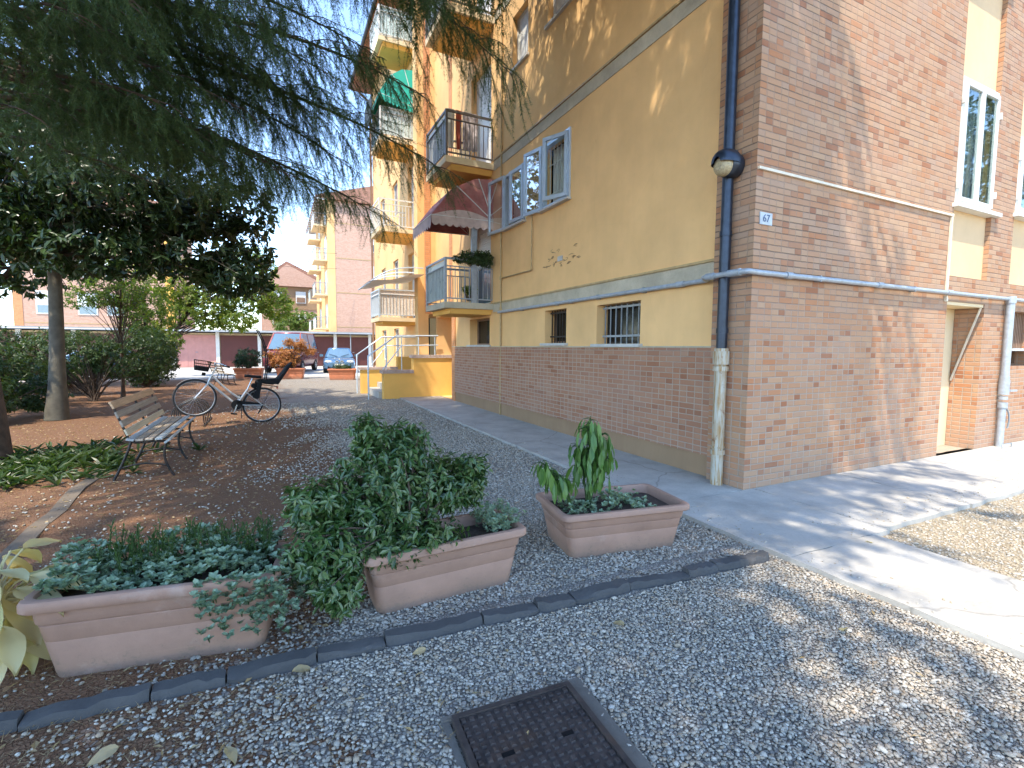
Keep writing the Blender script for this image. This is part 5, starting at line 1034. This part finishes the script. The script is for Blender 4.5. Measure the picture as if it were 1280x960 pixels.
mb.tube([HT, HT+(-.055, 0, .17)], .013, 8); mb.tube([HB+(0, -.035, 0), HB+(0, .035, 0)], .014, 8); mb.tube([HB+(.0, 0, -.02), HT], .015, 8); B('fork', mb, 'bike')
mb = MB()
for s in (-1, 1): mb.tube(bez(HT+(-.055, 0, .17), (.98, s*.30, 1.08), (.70, s*.30, 1.0), 10), .011, 8)
hb = B('handlebar', mb, 'chrome')
for s in (-1, 1): B('grip', MB().tube([(.79, s*.288, 1.012), (.68, s*.302, .995)], .017, 8), 'black', hb)
B('saddle_post', MB().tube([ST, ST+(-.05, 0, .22)], .012, 8), 'chrome')
sdl = MB(); R = []
for x, hw, z in ((.39, .02, .865), (.34, .035, .875), (.26, .06, .875), (.18, .10, .88), (.12, .105, .885), (.10, .07, .88)): a = np.arange(12)*2*math.pi/12; R.append(np.column_stack([np.full(12, x), hw*np.cos(a), z+.028*np.sin(a)]))
B('saddle', sdl.rings(R, capa=True, capb=True), 'black')
mb = MB(); a = np.arange(28)*2*math.pi/28; mb.rings([np.column_stack([BBx+.095*np.cos(a), np.full(28, y), BBz+.095*np.sin(a)]) for y in (.04, .05)], capa=True, capb=True); B('chain_guard', mb.box(.0, .042, BBz+.02, BBx, .05, BBz+.085), 'black')
cr2 = B('crank', MB().bar((BBx, .07, BBz), (BBx+.03, .07, BBz-.17), .02, .015, (0, 1, 0)).bar((BBx, -.07, BBz), (BBx-.03, -.07, BBz+.17), .02, .015, (0, 1, 0)), 'chrome')
B('pedal', MB().box(BBx-.02, .08, BBz-.18, BBx+.08, .16, BBz-.155), 'black', cr2); B('pedal', MB().box(BBx-.08, -.16, BBz+.155, BBx+.02, -.08, BBz+.18), 'black', cr2)
B('kickstand', MB().tube([(.36, .05, .27), (.33, .12, .06)], .009, 6), 'black_metal'); B('derailleur', MB().tube([(0, .07, R_), (.03, .075, R_-.10), (.06, .075, R_-.17)], .014, 6), 'black')
B('headlight', MB().tube([(1.02, 0, .80), (1.08, 0, .80)], .03, 10), 'black')
# front basket of wire, dark
mb = MB()
def lp(hx, hy, z, cx): return [(cx-hx, -hy, z), (cx+hx, -hy, z), (cx+hx, hy, z), (cx-hx, hy, z), (cx-hx, -hy, z)]
for z, k in ((.86, .8), (.92, .87), (.98, .93), (1.04, 1.0)): mb.tube(lp(.13*k, .17*k, z, 1.10), .006, 5)
for t_ in np.linspace(-1, 1, 9):
    for s in (-1, 1): mb.tube([(1.10+.104*t_, s*.136, .86), (1.10+.13*t_, s*.17, 1.04)], .003, 4); mb.tube([(1.10+s*.104, .136*t_, .86), (1.10+s*.13, .17*t_, 1.04)], .003, 4)
mb.box(1.0, -.13, .855, 1.20, .13, .862); mb.box(1.0, -.13, .87, 1.2, .13, .94); B('basket', mb, 'black')
# carrier and child seat
mb = MB()
for s in (-1, 1): mb.tube([(.22, s*.06, .74), (-.20, s*.06, .74)], .006, 6); mb.tube([(-.12, s*.06, .74), (0, s*.075, R_)], .005, 6)
for x in (-.2, -.05, .1): mb.tube([(x, -.06, .74), (x, .06, .74)], .005, 6)
B('carrier', mb, 'black_metal')
mb = MB(); R = []
for (x, z, hw, th) in ((.16, .80, .13, .03), (.02, .79, .15, .03), (-.12, .80, .155, .035), (-.20, .86, .16, .035), (-.26, 1.0, .16, .03), (-.33, 1.16, .145, .03), (-.40, 1.26, .09, .02)):
    a = np.arange(14)*2*math.pi/14; tx = (.0 if x > -.15 else .85); R.append(np.column_stack([x+th*tx*np.sin(a), hw*np.cos(a), z+th*(1-tx*.6)*np.sin(a)]))
cs = B('child_seat', mb.rings(R, capa=True, capb=True), 'black')
for s in (-1, 1):
    B('side_wing', MB().prism([(.13, .79), (-.2, .79), (-.36, 1.16), (-.30, 1.10), (-.18, .90), (.0, .85), (.12, .84)], 1, s*.15-.010, s*.15+.010), 'black', cs)
    B('leg_shield', MB().prism([(.17, .80), (.09, .80), (.10, .60), (.09, .50), (.13, .46), (.21, .48), (.21, .54), (.17, .62)], 1, s*.18-.018, s*.18+.018), 'black', cs)
    th = np.linspace(0, 1, 14); B('canopy_rod', MB().tube(np.column_stack([.02+.02*th+.30*th**2.6, np.full(14, s*.10), .82+1.06*th-.06*th**3]), .011, 6), 'black', cs)
B('rear_light', MB().box(-.225, -.04, .70, -.205, .04, .75), 'red_cloth'); B('saddle_bag', MB().tube([(.20, .05, .70), (.20, -.05, .70)], .05, 10), 'black')
# ---------------------------------------------------------------- manhole cover
mc = thing('manhole_cover', 'square rusty iron inspection cover with a studded top set in the gravel', 'manhole cover', (.84, 1.46, GZ), (0, 0, math.radians(-3)))
mb = MB(); H_ = .265; zt = .035
mb.box(-H_, -H_, -.03, H_, H_, zt-.012)
for (x0, y0, x1, y1) in ((-H_, -H_, H_, -H_+.022), (-H_, H_-.022, H_, H_), (-H_, -H_+.022, -H_+.022, H_-.022), (H_-.022, -H_+.022, H_, H_-.022)): mb.box(x0, y0, zt-.0125, x1, y1, zt)
for i in range(14):
    for j in range(14):
        x, y = -.227+i*.035, -.227+j*.035
        if (i, j) in ((3, 7), (10, 7)): continue
        V = [(x-.011, y-.011), (x+.011, y-.011), (x+.011, y+.011), (x-.011, y+.011)]; mb.rings([np.array([(a, b, zt-.0125) for a, b in V]), np.array([(x+(a-x)*.75, y+(b-y)*.75, zt-.003-.004*RNG.random()) for a, b in V])], smooth=False, capb=True)
mb.build('plate', 'cover', mc, world=False)
for x in (-.12, .12): MB().box(x-.03, .012, zt-.0128, x+.03, .03, zt-.009).build('lifting_slot', 'black', mc, world=False)
mb = MB(); o_ = .272; w_ = .03
for (x0, y0, x1, y1, zz) in ((-o_-w_, -o_-w_, o_+.06, -o_, .010), (-o_-w_, o_, o_+.06, o_+w_*.7, .014), (-o_-w_, -o_, -o_, o_, .006), (o_, -o_, o_+.06, o_, .015)): mb.box(x0, y0, -.03, x1, y1, zz)
mb.build('surround', 'edging_pale', mc, world=False)
# ---------------------------------------------------------------- loose stones and litter
def ico():
    p = (1+5**.5)/2; V = np.array([(-1, p, 0), (1, p, 0), (-1, -p, 0), (1, -p, 0), (0, -1, p), (0, 1, p), (0, -1, -p), (0, 1, -p), (p, 0, -1), (p, 0, 1), (-p, 0, -1), (-p, 0, 1)])/math.sqrt(1+p*p)
    F = np.array([(0, 11, 5), (0, 5, 1), (0, 1, 7), (0, 7, 10), (0, 10, 11), (1, 5, 9), (5, 11, 4), (11, 10, 2), (10, 7, 6), (7, 1, 8), (3, 9, 4), (3, 4, 2), (3, 2, 6), (3, 6, 8), (3, 8, 9), (4, 9, 5), (2, 4, 11), (6, 2, 10), (8, 6, 7), (9, 8, 1)]); return V, F
IV, IF = ico()
def noise2(x, y): return (np.sin(x*2.1+1.3*np.sin(y*1.7))+np.sin(y*2.6+x*.9+2)+np.sin(x*5.3-y*4.1))/3
def brown(x, y): return np.clip((-x+.55*noise2(x, y)+.35+.75*np.clip((y-2.4)/1., 0, 1)*np.clip((14-y)/4, 0, 1)+.55*np.clip(noise2(x*1.7+3, y*1.9)*2-.9, 0, 1))/1.1, 0, 1)
def scatter(n, x0, x1, y0, y1): return RNG.uniform(x0, x1, n), RNG.uniform(y0, y1, n)
X, Y, S = [], [], []
for n, x0, x1, y0, y1, s0, s1 in ((48000, -1.3, 3.2, .55, 2.45, .0042, .0094), (46000, -1.5, 3.2, 2.5, 5.0, .005, .0105), (26000, -2.2, 3.2, 5.0, 8.5, .007, .013), (14000, -2.5, 3.2, 8.5, 14, .010, .018), (9000, 4.23, 8.5, .2, 2.12, .006, .011)):
    x, y = scatter(n, x0, x1, y0, y1); k = RNG.random(n) > brown(x, y)*np.where(y < 2.5, .84, .955)*(x < 3.3); X.append(x[k]); Y.append(y[k]); S.append(RNG.uniform(s0, s1, k.sum()))
X, Y, S = np.concatenate(X), np.concatenate(Y), np.concatenate(S)
xp, yp = scatter(260, 3.22, 3.5, .6, 9); xq, yq = scatter(160, 4.0, 8, 2.16, 2.5); X = np.concatenate([X, xp, xq]); Y = np.concatenate([Y, yp, yq]); S = np.concatenate([S, RNG.uniform(.004, .009, 420)])
big = RNG.random(len(X)) < .03; S[big] *= 1.6
yc = 2.46-.056*(X+1); k = ~((np.abs(Y-yc) < .06) & (X < 3.15)) & ~((np.abs(X-.84) < .29) & (np.abs(Y-1.46) < .29)); X, Y, S = X[k], Y[k], S[k]; n = len(X)
q = rv(n); t1 = unit(np.cross(q, rv(n))); t2 = np.cross(q, t1)
V = IV[None]*RNG.uniform(.72, 1.25, (n, 12, 1)); ax = np.column_stack([RNG.uniform(.9, 1.5, n), RNG.uniform(.7, 1.1, n), RNG.uniform(.45, .8, n)])
q = unit(q*.35+np.array((0, 0, 1.))); t1 = unit(np.cross(q, rv(n))); t2 = np.cross(q, t1)
W = V[:, :, 0:1]*ax[:, None, 0:1]*t1[:, None]+V[:, :, 1:2]*ax[:, None, 1:2]*t2[:, None]+V[:, :, 2:3]*ax[:, None, 2:3]*q[:, None]
W = W*S[:, None, None]+np.stack([X, Y, np.where((X > 3.2) & ((X < 4.22) | (Y > 2.14)), 0., GZ)+S*.32+RNG.uniform(0, .006, n)*(X < 3.2)], 1)[:, None]
mb = MB(); mb.add(W.reshape(-1, 3), [(IF[None]+(np.arange(n)*12)[:, None, None]).reshape(-1, 3)], True)
struct(tag(mb.build('gravel_stones', 'stone'), 'loose grey and white gravel stones covering the yard', 'gravel'), 'stuff')
mb = MB(); x, y = scatter(15000, -5., 3.2, .6, 12); k = RNG.random(len(x)) < .06+.94*brown(x, y); x, y = x[k], y[k]; n = len(x)
put(mb, SMALL, SMALL_F, np.column_stack([x, y, np.full(n, GZ+.006)+RNG.uniform(0, .012, n)]), np.column_stack([rv(n)[:, :2], RNG.normal(0, .15, n)]), rv(n)*.35+np.array((0, 0, 1.)), RNG.uniform(.012, .05, n), RNG.uniform(.12, .7, n))
x, y = scatter(9000, -1.3, 1.2, .6, 4.5); k = RNG.random(len(x)) < brown(x, y); x, y = x[k], y[k]; n = len(x)
put(mb, NEEDLE, NEEDLE_F, np.column_stack([x, y, np.full(n, GZ+.008)+RNG.uniform(0, .01, n)]), np.column_stack([rv(n)[:, :2], RNG.normal(0, .1, n)]), np.array((0, 0, 1.)), RNG.uniform(.03, .07, n), .05)
struct(tag(mb.build('leaf_litter', 'dryleaf'), 'dry brown leaf and needle litter strewn under the trees', 'litter'), 'stuff')
leafspots = [(.03, 2.30, 'curled tan leaf lying against the kerb before the near trough', .07), (1.62, 1.95, 'brown dead leaf on the gravel above the iron cover', .06), (2.62, 1.42, 'yellow brown leaf on the shaded gravel near the path', .06), (4.0, 2.0, 'small yellow leaf on the sunlit path', .05), (-.55, 2.12, 'bleached leaf in the soil left of the picture', .07), (-.2, 1.95, 'pale curled leaf in the litter at the lower left', .06), (.62, 2.2, 'small orange leaf by the kerb under the middle trough', .05)]
for x, y, lb, s in leafspots:
    mb = MB(); z = .004 if x > 3.2 else GZ+.03
    T_ = LEAF*np.array((1, 1, 2.2)); a = x*5; put(mb, BIG*np.array((1, 1, 1.6)), BIG_F, np.array((x, y, z)), np.array((math.cos(a), math.sin(a), .15)), np.array((0, 0, 1.))+rv(1)*.5, s*1.25, .62, True)
    tag(mb.build('fallen_leaf', 'yellow' if 'yellow' in lb else 'dryleaf'), lb, 'leaf', 'fallen leaves')
